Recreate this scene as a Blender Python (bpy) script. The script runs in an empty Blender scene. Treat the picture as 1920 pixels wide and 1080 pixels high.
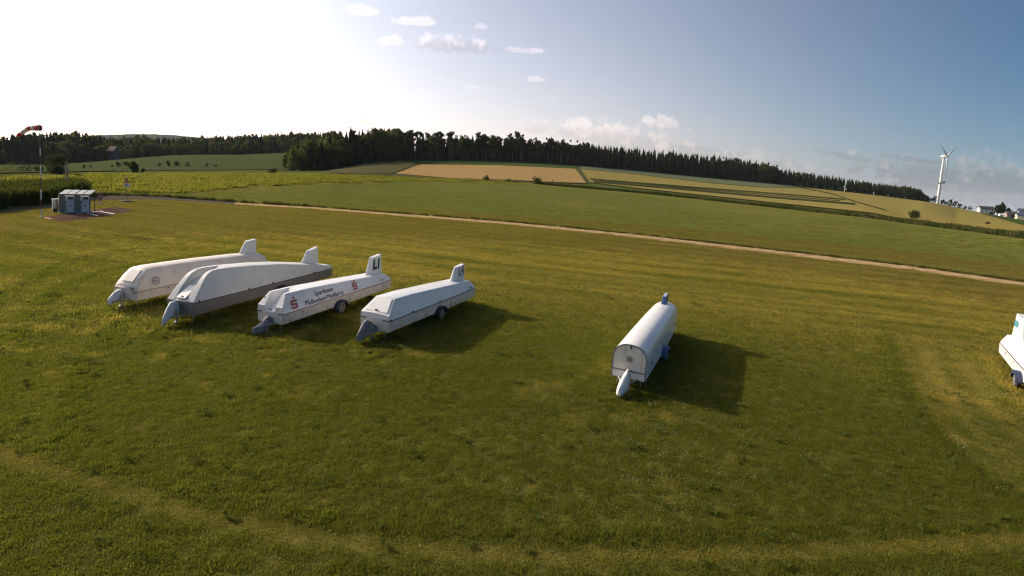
import bpy, bmesh, math, random
import numpy as np
from mathutils import Vector, Matrix, noise as mnoise
R_ = math.radians
rng = np.random.default_rng(7)
random.seed(7)
scene = bpy.context.scene
COL = scene.collection

# ------------------------------------------------------------------ camera, sky, sun, exposure
CAM_H = 8.0
F_PX = 1000.0            # focal length in pixels of a 1920 px wide picture
SHIFT = -120.0           # principal point above the picture centre
PITCH = math.atan((540 + SHIFT - 324) / F_PX)
ROLL = R_(3.7)
SUN_AZ, SUN_EL = R_(-62.0), R_(24.5)     # azimuth clockwise from +Y
EXPOSURE = 0.16

_f = np.array([0, math.cos(PITCH), -math.sin(PITCH)])
_u0 = np.array([0, math.sin(PITCH), math.cos(PITCH)])
_r0 = np.array([1.0, 0, 0])
CR = _r0 * math.cos(ROLL) + _u0 * math.sin(ROLL)
CU = -_r0 * math.sin(ROLL) + _u0 * math.cos(ROLL)
cam_d = bpy.data.cameras.new('camera')
cam = bpy.data.objects.new('camera', cam_d)
COL.objects.link(cam)
cam_d.sensor_width = 36
cam_d.lens = F_PX / 1920 * 36
cam_d.shift_y = SHIFT / 1920
cam_d.clip_start = 0.2
cam_d.clip_end = 30000
m = Matrix.Identity(4)
for i in range(3):
    m[i][0] = CR[i]; m[i][1] = CU[i]; m[i][2] = -_f[i]
m[2][3] = CAM_H
cam.matrix_world = m
scene.camera = cam

SUNV = np.array([math.sin(SUN_AZ) * math.cos(SUN_EL), math.cos(SUN_AZ) * math.cos(SUN_EL), math.sin(SUN_EL)])
sun_d = bpy.data.lights.new('sun', 'SUN')
sun_d.energy = 5.0
sun_d.angle = R_(0.55)
sun_d.color = (1.0, 0.86, 0.68)
sun = bpy.data.objects.new('sun', sun_d)
COL.objects.link(sun)
sun.rotation_euler = Vector(SUNV).to_track_quat('Z', 'Y').to_euler()

def ray_dir(x, y):
    d = _f + CR * ((x - 960) / F_PX) - CU * ((y - (540 + SHIFT)) / F_PX)
    return d
def ray_unit(x, y):
    d = ray_dir(x, y); return d / np.linalg.norm(d)

class NT:
    """small helper to wire nodes"""
    def __init__(s, tree):
        s.t = tree; tree.nodes.clear()
    def n(s, typ, **kw):
        nd = s.t.nodes.new(typ)
        ins = kw.pop('ins', {})
        for k, v in kw.items(): setattr(nd, k, v)
        for k, v in ins.items():
            sock = nd.inputs[k]
            if hasattr(v, 'links') or isinstance(v, bpy.types.NodeSocket): s.t.links.new(v, sock)
            else: sock.default_value = v
        return nd
    def math(s, op, a, b=None, c=None, clamp=False):
        nd = s.t.nodes.new('ShaderNodeMath'); nd.operation = op; nd.use_clamp = clamp
        for i, v in enumerate((a, b, c)):
            if v is None: continue
            if isinstance(v, bpy.types.NodeSocket): s.t.links.new(v, nd.inputs[i])
            else: nd.inputs[i].default_value = v
        return nd.outputs[0]
    def dot(s, v, c):
        nd = s.t.nodes.new('ShaderNodeVectorMath'); nd.operation = 'DOT_PRODUCT'
        s.t.links.new(v, nd.inputs[0]); nd.inputs[1].default_value = tuple(c)
        return nd.outputs['Value']
    def mixc(s, f, a, b, blend='MIX'):
        nd = s.t.nodes.new('ShaderNodeMix'); nd.data_type = 'RGBA'; nd.blend_type = blend; nd.clamp_factor = True
        for sock, v in ((nd.inputs[0], f), (nd.inputs[6], a), (nd.inputs[7], b)):
            if isinstance(v, bpy.types.NodeSocket): s.t.links.new(v, sock)
            else: sock.default_value = v if isinstance(v, (int, float)) else (tuple(v) + (1,) if len(v) == 3 else v)
        return nd.outputs[2]
    def smooth(s, v, lo, hi, a=0.0, b=1.0):
        nd = s.t.nodes.new('ShaderNodeMapRange'); nd.interpolation_type = 'SMOOTHSTEP'
        s.t.links.new(v, nd.inputs[0])
        for i, x in enumerate((lo, hi, a, b)): nd.inputs[i + 1].default_value = x
        return nd.outputs[0]
    def noise(s, vec, scale, detail=4, rough=0.55, dist=0.0):
        nd = s.t.nodes.new('ShaderNodeTexNoise'); nd.inputs['Scale'].default_value = scale
        nd.inputs['Detail'].default_value = detail; nd.inputs['Roughness'].default_value = rough
        nd.inputs['Distortion'].default_value = dist
        if vec is not None: s.t.links.new(vec, nd.inputs['Vector'])
        return nd.outputs[0]

def build_world():
    w = bpy.data.worlds.new('World'); scene.world = w; w.use_nodes = True
    N = NT(w.node_tree)
    tc = N.n('ShaderNodeTexCoord').outputs['Generated']
    sep = N.n('ShaderNodeSeparateXYZ', ins={0: tc})
    zc = N.math('MAXIMUM', sep.outputs[2], 0.012)      # below the horizon the sky keeps its horizon colour
    com = N.n('ShaderNodeCombineXYZ', ins={0: sep.outputs[0], 1: sep.outputs[1], 2: zc}).outputs[0]
    vec = N.n('ShaderNodeVectorMath', operation='NORMALIZE', ins={0: com}).outputs[0]
    sky = N.n('ShaderNodeTexSky', sky_type='NISHITA', sun_disc=False, sun_elevation=SUN_EL, sun_rotation=SUN_AZ,
              altitude=600, air_density=1.0, dust_density=1.2, ozone_density=1.2, ins={0: vec})
    col = sky.outputs[0]
    # bright summer haze scattered round the sun
    c = N.dot(vec, SUNV)
    th = N.math('ARCCOSINE', N.math('MINIMUM', c, 0.99999))
    g1 = N.math('EXPONENT', N.math('MULTIPLY', th, -1 / 0.19))
    g2 = N.math("EXPONENT", N.math("MULTIPLY", N.math("POWER", th, 1.5), -1 / 0.55))
    lowf = N.math('EXPONENT', N.math('MULTIPLY', zc, -1 / 0.16))
    amt = N.math('ADD', N.math('MULTIPLY', g1, 70.0), N.math('MULTIPLY', g2, N.math('ADD', N.math('MULTIPLY', lowf, 4.5), 6.0)))
    hz = N.n('ShaderNodeVectorMath', operation='SCALE', ins={0: (1.05, 0.93, 0.82), 3: amt}).outputs[0]
    col = N.n('ShaderNodeMix', data_type='RGBA', ins={0: N.math('MULTIPLY', lowf, 0.62), 6: col, 7: (5.2, 4.9, 5.3, 1)}).outputs[2]
    away = N.math('MULTIPLY', N.smooth(th, 1.08, 1.95), N.math('SUBTRACT', 1.0, N.math('MULTIPLY', lowf, .55)))
    col = N.n('ShaderNodeMix', data_type='RGBA', blend_type='MULTIPLY', ins={0: away, 6: col, 7: (.02, .34, .60, 1)}).outputs[2]
    pink = N.math('MULTIPLY', lowf, N.smooth(th, 1.80, .80))
    col = N.n('ShaderNodeVectorMath', operation='ADD', ins={0: col, 1: N.n('ShaderNodeVectorMath', operation='SCALE', ins={0: (3.9, 2.2, 2.0), 3: pink}).outputs[0]}).outputs[0]
    col = N.n('ShaderNodeVectorMath', operation='ADD', ins={0: col, 1: hz}).outputs[0]
    # clouds: (x, y, half width, half height, tilt deg, density, grey)
    CL = [(683, 17, 34, 12, 3, 1.2, .1), (775, 38, 36, 10, 6, 1.1, .1), (735, 74, 33, 12, 3, 1.1, .2), (868, 82, 84, 20, 1, 1.3, .75),
          (975, 92, 36, 8, 0, 1.0, .25), (900, 49, 16, 7, 4, .8, .1), (1008, 148, 17, 6, 0, .7, .1), (886, 163, 14, 4, 0, .4, .1),
          (1035, 183, 16, 4, 0, .3, .1), (439, 178, 20, 5, 2, .8, 1.6), (604, 233, 24, 14, -8, .55, 1.0), (686, 225, 30, 13, -12, .7, .9),
          (1120, 243, 78, 22, -2, .95, .45), (1256, 231, 40, 18, -8, 1.0, .55), (1245, 268, 74, 13, -4, .7, .5), (1180, 262, 180, 22, -6, .55, .9),
          (1380, 290, 220, 20, -9, .5, .95), (1580, 290, 62, 8, -10, .55, 1.3), (1710, 334, 48, 22, -6, .8, .2), (1420, 318, 260, 24, -9, .45, 1.05),
          (1850, 338, 200, 46, -6, 1.0, 1.15), (1720, 298, 60, 8, -7, .6, 1.2)]
    sky0 = col
    nz = N.noise(tc, 26, 7, .62)
    nz2 = N.noise(tc, 60, 5, .6)
    nb = N.math('SUBTRACT', N.math('ADD', N.math('MULTIPLY', nz, 1.3), N.math('MULTIPLY', nz2, .7)), 1.0)
    for (x, y, hw, hh, tilt, dens, grey) in CL:
        hw, hh = hw * 1.25, hh * 1.3
        d = ray_unit(x, y)
        up = np.array([0, 0, 1.0]); rt = np.cross(d, up); rt /= np.linalg.norm(rt); up = np.cross(rt, d)
        # follow the tilt of the horizon in the picture
        a = R_(tilt); r2 = rt * math.cos(a) + up * math.sin(a); u2 = -rt * math.sin(a) + up * math.cos(a)
        k = F_PX / np.linalg.norm(ray_dir(x, y)) ** 0
        wu, wv = hw / k / np.linalg.norm(ray_dir(x, y)) , hh / k / np.linalg.norm(ray_dir(x, y))
        u = N.math('MULTIPLY', N.math('SUBTRACT', N.dot(tc, r2), float(np.dot(d, r2))), 1 / wu)
        v = N.math('MULTIPLY', N.math('SUBTRACT', N.dot(tc, u2), float(np.dot(d, u2))), 1 / wv)
        vv = N.math('ADD', v, 0.25)
        # flat base: fall off faster below
        below = N.math('MULTIPLY', N.math('MINIMUM', vv, 0.0), 1.7)
        above = N.math('MAXIMUM', vv, 0.0)
        v2 = N.math('ADD', N.math('POWER', N.math('ABSOLUTE', below), 2.0), N.math('POWER', above, 2.0))
        rr = N.math('SQRT', N.math('ADD', N.math('POWER', N.math('ABSOLUTE', u), 2.0), v2))
        front = N.math('GREATER_THAN', N.dot(tc, d), 0.5)
        dd = N.math('ADD', N.math('SUBTRACT', 1.0, rr), N.math('MULTIPLY', nb, 1.5 if y < 200 else 2.0))
        mask = N.math('MULTIPLY', N.smooth(dd, 0.08, 0.48), min(dens, 1.0) * .95)
        mask = N.math('MULTIPLY', mask, front)
        g = N.math('MULTIPLY', N.smooth(N.math('ADD', v, N.math('MULTIPLY', nb, 2.6)), 0.45 + max(0, grey - .6) * .7, -0.45 + max(0, grey - .6) * .7), min(grey, 1.0), clamp=True)
        base = N.n('ShaderNodeVectorMath', operation='ADD', ins={0: (2.5, 1.75, 1.45) if grey < .9 else (1.1, .6, .35), 1: N.n('ShaderNodeVectorMath', operation='SCALE', ins={0: sky0, 3: 1.0}).outputs[0]}).outputs[0]
        dark = N.n('ShaderNodeVectorMath', operation='ADD', ins={0: (.25, .2, .25), 1: N.n('ShaderNodeVectorMath', operation='SCALE', ins={0: sky0, 3: .70}).outputs[0]}).outputs[0]
        cc = N.n('ShaderNodeMix', data_type='RGBA', ins={0: g, 6: base, 7: dark}).outputs[2]
        col = N.n('ShaderNodeMix', data_type='RGBA', ins={0: mask, 6: col, 7: cc}).outputs[2]
    bg = N.n('ShaderNodeBackground', ins={0: col, 1: 0.1})
    out = N.n('ShaderNodeOutputWorld', ins={0: bg.outputs[0]})
    w.cycles.sampling_method = 'MANUAL'; w.cycles.sample_map_resolution = 512
build_world()
scene.view_settings.view_transform = 'Standard'
scene.view_settings.look = 'None'
scene.view_settings.exposure = EXPOSURE
scene.view_settings.gamma = 1.0
scene.view_settings.use_curve_mapping = False
scene.render.engine = 'CYCLES'
scene.cycles.max_bounces = 6
scene.cycles.use_denoising = True
scene.cycles.filter_width = 1.25
scene.cycles.transparent_max_bounces = 6
scene.cycles.volume_bounces = 0

# ------------------------------------------------------------------ helpers
def tag(o, label=None, cat=None, group=None, kind=None):
    if label: o['label'] = label
    if cat: o['category'] = cat
    if group: o['group'] = group
    if kind: o['kind'] = kind
    return o
def empty(name, loc, rz=0.0, label=None, cat=None, group=None):
    o = bpy.data.objects.new(name, None); COL.objects.link(o)
    o.location = loc; o.rotation_euler = (0, 0, rz); o.empty_display_size = .2
    return tag(o, label, cat, group)
def link(name, me, parent=None, mat=None):
    o = bpy.data.objects.new(name, me); COL.objects.link(o)
    if parent is not None: o.parent = parent
    if mat is not None:
        me.materials.clear(); me.materials.append(mat)
    return o
def np_mesh(name, V, Fs, smooth=False):
    """V (n,3); Fs (m,k) all faces same size"""
    V = np.asarray(V, dtype=np.float32); Fs = np.asarray(Fs, dtype=np.int32)
    me = bpy.data.meshes.new(name)
    me.vertices.add(len(V)); me.vertices.foreach_set('co', V.ravel())
    k = Fs.shape[1]
    me.loops.add(Fs.size); me.loops.foreach_set('vertex_index', Fs.ravel())
    me.polygons.add(len(Fs)); me.polygons.foreach_set('loop_start', np.arange(0, Fs.size, k, dtype=np.int32))
    me.polygons.foreach_set('loop_total', np.full(len(Fs), k, dtype=np.int32))
    if smooth: me.polygons.foreach_set('use_smooth', np.ones(len(Fs), dtype=bool))
    me.update(); me.validate()
    return me
def setattr_f(me, name, vals, domain='POINT', typ='FLOAT'):
    a = me.attributes.new(name, typ, domain)
    a.data.foreach_set('color' if typ == 'FLOAT_COLOR' else 'value', np.asarray(vals, dtype=np.float32 if typ != 'INT' else np.int32).ravel())
class MB:
    """collects shapes into one mesh"""
    def __init__(s): s.b = bmesh.new()
    def box(s, c, d, rot=None):
        M = Matrix.Translation(Vector(c)) @ (rot.to_4x4() if rot else Matrix.Identity(4)) @ Matrix.Diagonal((d[0], d[1], d[2], 1))
        bmesh.ops.create_cube(s.b, size=1.0, matrix=M); return s
    def tube(s, p0, p1, r0, r1=None, seg=10, caps=True):
        r1 = r0 if r1 is None else r1
        p0, p1 = Vector(p0), Vector(p1); d = p1 - p0
        q = d.to_track_quat('Z', 'Y').to_matrix().to_4x4()
        bmesh.ops.create_cone(s.b, cap_ends=caps, segments=seg, radius1=r0, radius2=r1, depth=d.length, matrix=Matrix.Translation((p0 + p1) / 2) @ q); return s
    def ball(s, c, r, sc=(1, 1, 1), sub=2):
        bmesh.ops.create_icosphere(s.b, subdivisions=sub, radius=r, matrix=Matrix.Translation(Vector(c)) @ Matrix.Diagonal((sc[0], sc[1], sc[2], 1))); return s
    def loft(s, rings, cap=True, closed=True):
        rows = [[s.b.verts.new(p) for p in r] for r in rings]
        n = len(rows[0])
        for a, b in zip(rows, rows[1:]):
            for i in range(n if closed else n - 1):
                j = (i + 1) % n
                try: s.b.faces.new((a[i], a[j], b[j], b[i]))
                except ValueError: pass
        if cap and closed:
            s.b.faces.new(rows[0][::-1]); s.b.faces.new(rows[-1])
        return s
    def poly(s, pts):
        s.b.faces.new([s.b.verts.new(p) for p in pts]); return s
    def prism(s, pts, off):
        """extrude a polygon (list of 3D points) by vector off"""
        off = Vector(off); a = [Vector(p) for p in pts]; b = [p + off for p in a]
        va = [s.b.verts.new(p) for p in a]; vb = [s.b.verts.new(p) for p in b]
        n = len(a); s.b.faces.new(va[::-1]); s.b.faces.new(vb)
        for i in range(n): s.b.faces.new((va[i], va[(i + 1) % n], vb[(i + 1) % n], vb[i]))
        return s
    def build(s, name, mat, parent=None, bevel=0.0, seg=2, smooth=True, angle=35, flat=False):
        bmesh.ops.remove_doubles(s.b, verts=s.b.verts, dist=1e-5)
        bmesh.ops.recalc_face_normals(s.b, faces=s.b.faces)
        me = bpy.data.meshes.new(name); s.b.to_mesh(me); s.b.free()
        if bevel > 0:
            o = link(name, me, parent, mat)
            md = o.modifiers.new('bevel', 'BEVEL'); md.width = bevel; md.segments = seg; md.limit_method = 'ANGLE'; md.angle_limit = R_(angle - 10); md.harden_normals = False
            if flat: return o
            for p in me.polygons: p.use_smooth = True
            try: me.set_sharp_from_angle(angle=R_(angle))
            except Exception: pass
            return o
        o = link(name, me, parent, mat)
        if smooth:
            for p in me.polygons: p.use_smooth = True
            try: me.set_sharp_from_angle(angle=R_(angle))
            except Exception: pass
        return o

_mats = {}
def mat_basic(name, col, rough=.5, metal=0.0, var=.12, scale=3.0, bump=0.0, bscale=40, spec=.5, dirt=None, dirt_amt=0.0, coat=0.0, aniso=None, low_dirt=0.0):
    if name in _mats: return _mats[name]
    mt = bpy.data.materials.new(name); mt.use_nodes = True; N = NT(mt.node_tree)
    tc = N.n('ShaderNodeTexCoord').outputs['Object']
    if aniso:
        mp = N.n('ShaderNodeMapping', ins={0: tc, 3: aniso}); tcv = mp.outputs[0]
    else: tcv = tc
    nz = N.noise(tcv, scale, 5, .6)
    f = N.smooth(nz, .3, .7)
    c = N.mixc(f, [max(0, x * (1 - var)) for x in col], [min(1, x * (1 + var)) for x in col])
    if dirt:
        n2 = N.noise(tc, 2.2, 6, .65)
        c = N.mixc(N.math('MULTIPLY', N.smooth(n2, .48, .72), dirt_amt), c, dirt)
    if low_dirt:
        zz_ = N.n('ShaderNodeSeparateXYZ', ins={0: tc}).outputs[2]
        lm = N.math('MULTIPLY', N.smooth(zz_, .78, .42), N.smooth(N.noise(tc, 5.5, 6, .75), .46, .66))
        st_ = N.math('MULTIPLY', N.smooth(N.noise(N.n('ShaderNodeMapping', ins={0: tc, 3: (7, 7, .5)}).outputs[0], 1.0, 4, .6), .52, .7), .35)
        c = N.mixc(N.math('MULTIPLY', N.math('MAXIMUM', lm, st_), low_dirt), c, (.16, .15, .09))
    p = N.n('ShaderNodeBsdfPrincipled', ins={'Base Color': c, 'Roughness': rough, 'Metallic': metal, 'Specular IOR Level': spec, 'Coat Weight': coat})
    if bump:
        b = N.n('ShaderNodeBump', ins={'Strength': bump, 'Distance': .02, 'Height': N.noise(tcv, bscale, 4, .6)})
        N.t.links.new(b.outputs[0], p.inputs['Normal'])
    N.n('ShaderNodeOutputMaterial', ins={0: p.outputs[0]})
    _mats[name] = mt; return mt

# ------------------------------------------------------------------ terrain
def px_curve(pts):
    """(x, y, R) picture points with their distance -> (azimuth, R, tan of elevation)"""
    out = []
    for x, y, R in pts:
        d = ray_dir(x, y); out.append((math.atan2(d[0], d[1]), R, d[2] / math.hypot(d[0], d[1])))
    return np.array(sorted(out))
KA = px_curve([(-300, 345, 105), (0, 332, 118), (74, 329, 135), (167, 326, 158), (320, 324, 182), (520, 324.5, 200), (700, 328.5, 213), (740, 331, 217), (908, 337, 228), (989, 342, 234),
               (1195, 362.5, 228), (1410, 385.5, 212), (1635, 409, 186), (1696, 419, 178), (1920, 448, 138), (2300, 500, 105)])
KB = px_curve([(-300, 335, 235), (0, 327, 245), (100, 324, 260), (320, 320.5, 280), (500, 319, 290), (540, 321, 292), (620, 319, 312), (680, 307, 350), (750, 301, 395), (900, 302, 440),
               (1000, 305.5, 460), (1100, 312, 480), (1200, 321, 520), (1300, 331, 560), (1450, 345, 620), (1640, 366, 700), (1757, 381.5, 800), (1835, 399, 600), (1920, 414, 540), (2300, 470, 480)])
KC = px_curve([(-300, 312, 480), (0, 309, 490), (81, 309.5, 500), (139, 306, 515), (185, 303, 525), (222, 299, 540), (320, 291.5, 565), (379, 290, 575), (456, 290, 585), (489, 288.5, 595), (528, 287, 600),
               (560, 287, 610), (680, 290, 640), (900, 290, 800), (1200, 309, 850), (1450, 333, 900), (1640, 354, 950), (1757, 383.5, 1100), (1835, 401.5, 900), (1920, 417, 850), (2300, 474, 800)])
NPHI = 1441
PHI_G = np.linspace(-math.pi, math.pi, NPHI)
def curve_tab(K):
    R = np.interp(PHI_G, K[:, 0], K[:, 1]); T = np.interp(PHI_G, K[:, 0], K[:, 2])
    k = np.ones(5) / 5
    Rs = np.convolve(np.pad(R, 2, mode='edge'), k, 'valid'); Ts = np.convolve(np.pad(T, 2, mode='edge'), k, 'valid')
    return Rs, Ts
TA, TB, TC = curve_tab(KA), curve_tab(KB), curve_tab(KC)
def knots(phi):
    out = []
    r0 = np.minimum(92.0, 0.68 * np.interp(phi, PHI_G, TA[0]))
    out.append((r0 * 0.5, np.zeros_like(r0))); out.append((r0, np.zeros_like(r0)))
    for T in (TA, TB, TC):
        R = np.interp(phi, PHI_G, T[0]); t = np.interp(phi, PHI_G, T[1]); out.append((R, CAM_H + R * t))
    R3, z3 = out[-1]
    t3 = (z3 - CAM_H) / R3
    out.append((np.full_like(R3, 2200.0), CAM_H + 2200 * (t3 - 0.004)))
    out.append((np.full_like(R3, 9000.0), CAM_H + 9000 * (t3 - 0.007)))
    return out
def terrain_z(x, y):
    x = np.atleast_1d(np.asarray(x, float)); y = np.atleast_1d(np.asarray(y, float))
    r = np.hypot(x, y); phi = np.arctan2(x, y)
    K = knots(phi)
    Rk = np.stack([k[0] for k in K]); Zk = np.stack([k[1] for k in K])
    h = np.diff(Rk, axis=0); s = np.diff(Zk, axis=0) / h
    # monotone tangents (Fritsch-Butland)
    m_ = np.zeros_like(Rk)
    for i in range(1, len(K) - 1):
        a, b = s[i - 1], s[i]
        same = (a * b) > 0
        w1 = 2 * h[i] + h[i - 1]; w2 = h[i] + 2 * h[i - 1]
        with np.errstate(divide='ignore', invalid='ignore'):
            m_[i] = np.where(same, (w1 + w2) / (w1 / a + w2 / b), 0.0)
    m_[-1] = s[-1]
    idx = np.zeros(r.shape, int)
    for i in range(1, len(K) - 1): idx = np.where(r >= Rk[i], i, idx)
    j = np.arange(r.size)
    r0 = Rk[idx, j]; r1 = Rk[idx + 1, j]; hh = r1 - r0; t = np.clip((r - r0) / hh, 0, 1)
    z0 = Zk[idx, j]; z1 = Zk[idx + 1, j]; d0 = m_[idx, j]; d1 = m_[idx + 1, j]
    z = (2 * t**3 - 3 * t**2 + 1) * z0 + (t**3 - 2 * t**2 + t) * hh * d0 + (-2 * t**3 + 3 * t**2) * z1 + (t**3 - t**2) * hh * d1
    return np.where(r < Rk[0], 0.0, z)
_RG = np.geomspace(8, 3000, 1500)
def ground_px(xs, ys):
    """where picture rays meet the terrain"""
    xs = np.atleast_1d(np.asarray(xs, float)); ys = np.atleast_1d(np.asarray(ys, float)); out = np.zeros((len(xs), 3))
    for i, (x, y) in enumerate(zip(xs, ys)):
        d = ray_dir(x, y); hl = math.hypot(d[0], d[1]); ux, uy, t = d[0] / hl, d[1] / hl, d[2] / hl
        z = terrain_z(ux * _RG, uy * _RG); diff = CAM_H + _RG * t - z
        k = np.nonzero(diff <= 0)[0]
        if len(k) == 0: k = [int(np.argmin(np.abs(diff[:1200]) / _RG[:1200]))]
        k = k[0]
        if k == 0: r = _RG[0]
        else:
            a, b = diff[k - 1], diff[k]; r = _RG[k - 1] + (_RG[k] - _RG[k - 1]) * (a / (a - b) if a != b else 0)
        out[i] = (ux * r, uy * r, terrain_z(ux * r, uy * r)[0])
    return out
def G(x, y):
    return Vector(ground_px([x], [y])[0])

def sstep(a, b, x):
    t = np.clip((x - a) / (b - a), 0, 1); return t * t * (3 - 2 * t)
def vnoise(x, y, sc, seed=0):
    """cheap smooth value noise"""
    X = x / sc + seed * 17.3; Y = y / sc - seed * 9.1
    xi = np.floor(X).astype(int); yi = np.floor(Y).astype(int); fx = X - xi; fy = Y - yi
    fx = fx * fx * (3 - 2 * fx); fy = fy * fy * (3 - 2 * fy)
    def h(a, b):
        n = (a * 374761393 + b * 668265263 + seed * 1274126177) & 0xffffffff
        n = ((n ^ (n >> 13)) * 1274126177) & 0xffffffff
        return ((n ^ (n >> 16)) & 0xffff) / 65535.0
    return (h(xi, yi) * (1 - fx) + h(xi + 1, yi) * fx) * (1 - fy) + (h(xi, yi + 1) * (1 - fx) + h(xi + 1, yi + 1) * fx) * fy
def fbm(x, y, sc, seed=0, o=4):
    a = 0; w = 0; g = 1.0
    for i in range(o): a = a + g * vnoise(x, y, sc / 2**i, seed + i); w += g; g *= .55
    return a / w
def dist_poly(x, y, P):
    """distance to a polyline and signed side"""
    best = np.full(x.shape, 1e9); side = np.zeros(x.shape)
    for (x0, y0), (x1, y1) in zip(P, P[1:]):
        dx, dy = x1 - x0, y1 - y0; L2 = dx * dx + dy * dy
        t = np.clip(((x - x0) * dx + (y - y0) * dy) / L2, 0, 1)
        d = np.hypot(x - x0 - t * dx, y - y0 - t * dy); sd = np.sign(dx * (y - y0) - dy * (x - x0))
        side = np.where(d < best, sd, side); best = np.minimum(best, d)
    return best, side
def gxy(pts): return [tuple(ground_px([x], [y])[0][:2]) for x, y in pts]

# trailer frames: front centre on the ground, azimuth front->rear, length, width
def frame_fr(fr, az, w):
    a = R_(az); return (fr[0] - math.cos(a) * w / 2, fr[1] + math.sin(a) * w / 2)
TR = {
    1: dict(o=frame_fr((-18.44, 26.04), 16.0, 1.55), az=16.0, L=9.3, w=1.55),
    2: dict(o=frame_fr((-14.43, 24.08), 15.6, 1.58), az=15.6, L=10.85, w=1.58),
    3: dict(o=frame_fr((-10.15, 23.71), 18.75, 1.46), az=18.75, L=9.25, w=1.46),
    4: dict(o=frame_fr((-5.26, 23.58), 23.1, 1.62), az=23.1, L=8.6, w=1.62),
    5: dict(o=frame_fr((5.43, 19.65), 24.6, 1.30), az=24.6, L=8.9, w=1.30),
}
a6 = R_(33.0); _L6, _w6 = 9.0, 1.24
TR[6] = dict(o=(25.38 - math.sin(a6) * _L6 + math.cos(a6) * _w6 / 2, 26.91 - math.cos(a6) * _L6 - math.sin(a6) * _w6 / 2), az=33.0, L=_L6, w=_w6)
def tr_local(T, x, y):
    a = R_(T['az']); dx, dy = x - T['o'][0], y - T['o'][1]
    return dx * math.sin(a) + dy * math.cos(a), -dx * math.cos(a) + dy * math.sin(a)

SWATH = gxy([(-120, 800), (0, 848), (100, 883), (200, 915), (300, 945), (400, 971), (500, 992), (600, 1009), (700, 1021), (850, 1034), (1000, 1040), (1200, 1041), (1400, 1037), (1600, 1030), (1800, 1020), (2050, 1003)])
MOWR = gxy([(1655, 560), (1668, 600), (1676, 640), (1688, 690), (1712, 745), (1750, 800), (1810, 860), (1880, 910), (1980, 960)])
ARCS = [gxy([(420, 470), (300, 487), (190, 505), (100, 535), (40, 580), (-10, 660), (-60, 780)]),
        gxy([(330, 462), (200, 470), (110, 490), (30, 530), (-60, 590)]),
        gxy([(330, 560), (220, 600), (150, 660), (110, 740), (90, 830)])]
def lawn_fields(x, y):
    """dryness with painted distance brightening 0..1, grass height factor, clover amount of the mown airfield at world x, y"""
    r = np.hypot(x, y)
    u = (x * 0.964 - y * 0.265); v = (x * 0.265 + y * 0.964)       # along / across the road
    dry = .23 + .46 * sstep(18, 44, r) + .10 * sstep(45, 62, r) - .20 * (1 - sstep(-26, -14, x)) * (1 - sstep(38, 52, y)) + .26 * (fbm(x, y, 9, 3) - .5) + .10 * (fbm(x, y, 1.1, 11) - .5)  # distance ramps paint lens falloff and backlit glow into the grass colour
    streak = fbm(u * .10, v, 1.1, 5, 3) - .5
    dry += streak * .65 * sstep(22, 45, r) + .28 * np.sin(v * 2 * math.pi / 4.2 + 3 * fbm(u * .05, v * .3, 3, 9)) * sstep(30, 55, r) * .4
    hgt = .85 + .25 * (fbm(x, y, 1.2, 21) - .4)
    clov = sstep(.62, .85, fbm(x, y, 2.6, 31)) * .35
    d, s = dist_poly(x, y, SWATH)
    sw = 1 - sstep(.14, .40, d + .18 * (vnoise(x, y, .5, 8) - .5))
    dry = dry + .32 * sw; hgt = hgt * (1 - .45 * sw)
    edge = (1 - sstep(.1, .4, np.abs(d - .62))) * (s > 0)
    dry -= .12 * edge; hgt += .35 * edge
    d, s = dist_poly(x, y, MOWR)
    ins = sstep(0, .5, d * (s > 0)) * (1 - sstep(34, 44, r))
    dry += .16 * ins + .11 * ins * np.sin(d * 2 * math.pi / 1.3 + 2 * vnoise(x, y, 2.0, 91)); hgt = hgt * (1 - .5 * ins)
    e2 = (1 - sstep(0, 1.1, d)) * (s <= 0) * (1 - sstep(34, 44, r)); dry -= .26 * e2; hgt += .5 * e2
    for i, P in enumerate(ARCS):
        d, s = dist_poly(x, y, P)
        e = (1 - sstep(.2, 1.1, d)); dry -= .25 * e * (s > 0); dry += .12 * (1 - sstep(.3, 2.0, d)) * (s <= 0); hgt += .45 * e * (s > 0)
    for k, T in TR.items():
        lx, ly = tr_local(T, x, y)
        dx = np.maximum(np.maximum(-1.5 - lx, lx - T['L'] - .2), 0); dy = np.maximum(np.abs(ly) - T['w'] / 2 - .1, 0)
        dd = np.hypot(dx, dy) + 1.2 * (fbm(x, y, 1.5, 40) - .5)
        near = 1 - sstep(.2, 1.0, dd)
        hgt = hgt + 1.1 * near
        fl = 1 - sstep(1.0, 4.5, np.hypot(np.maximum(np.abs(lx + 1.0) - 3.0, 0), np.maximum(np.abs(ly) - 1.6, 0)) + 2 * (fbm(x, y, 1.5, 44) - .5))
        clov = np.maximum(clov, fl * .9)
        dry = dry + .35 * fl * sstep(.55, .75, fbm(x, y, 1.2, 47))
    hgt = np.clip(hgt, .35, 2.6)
    return np.clip(dry, 0, 1), hgt, np.clip(clov, 0, 1)

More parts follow.
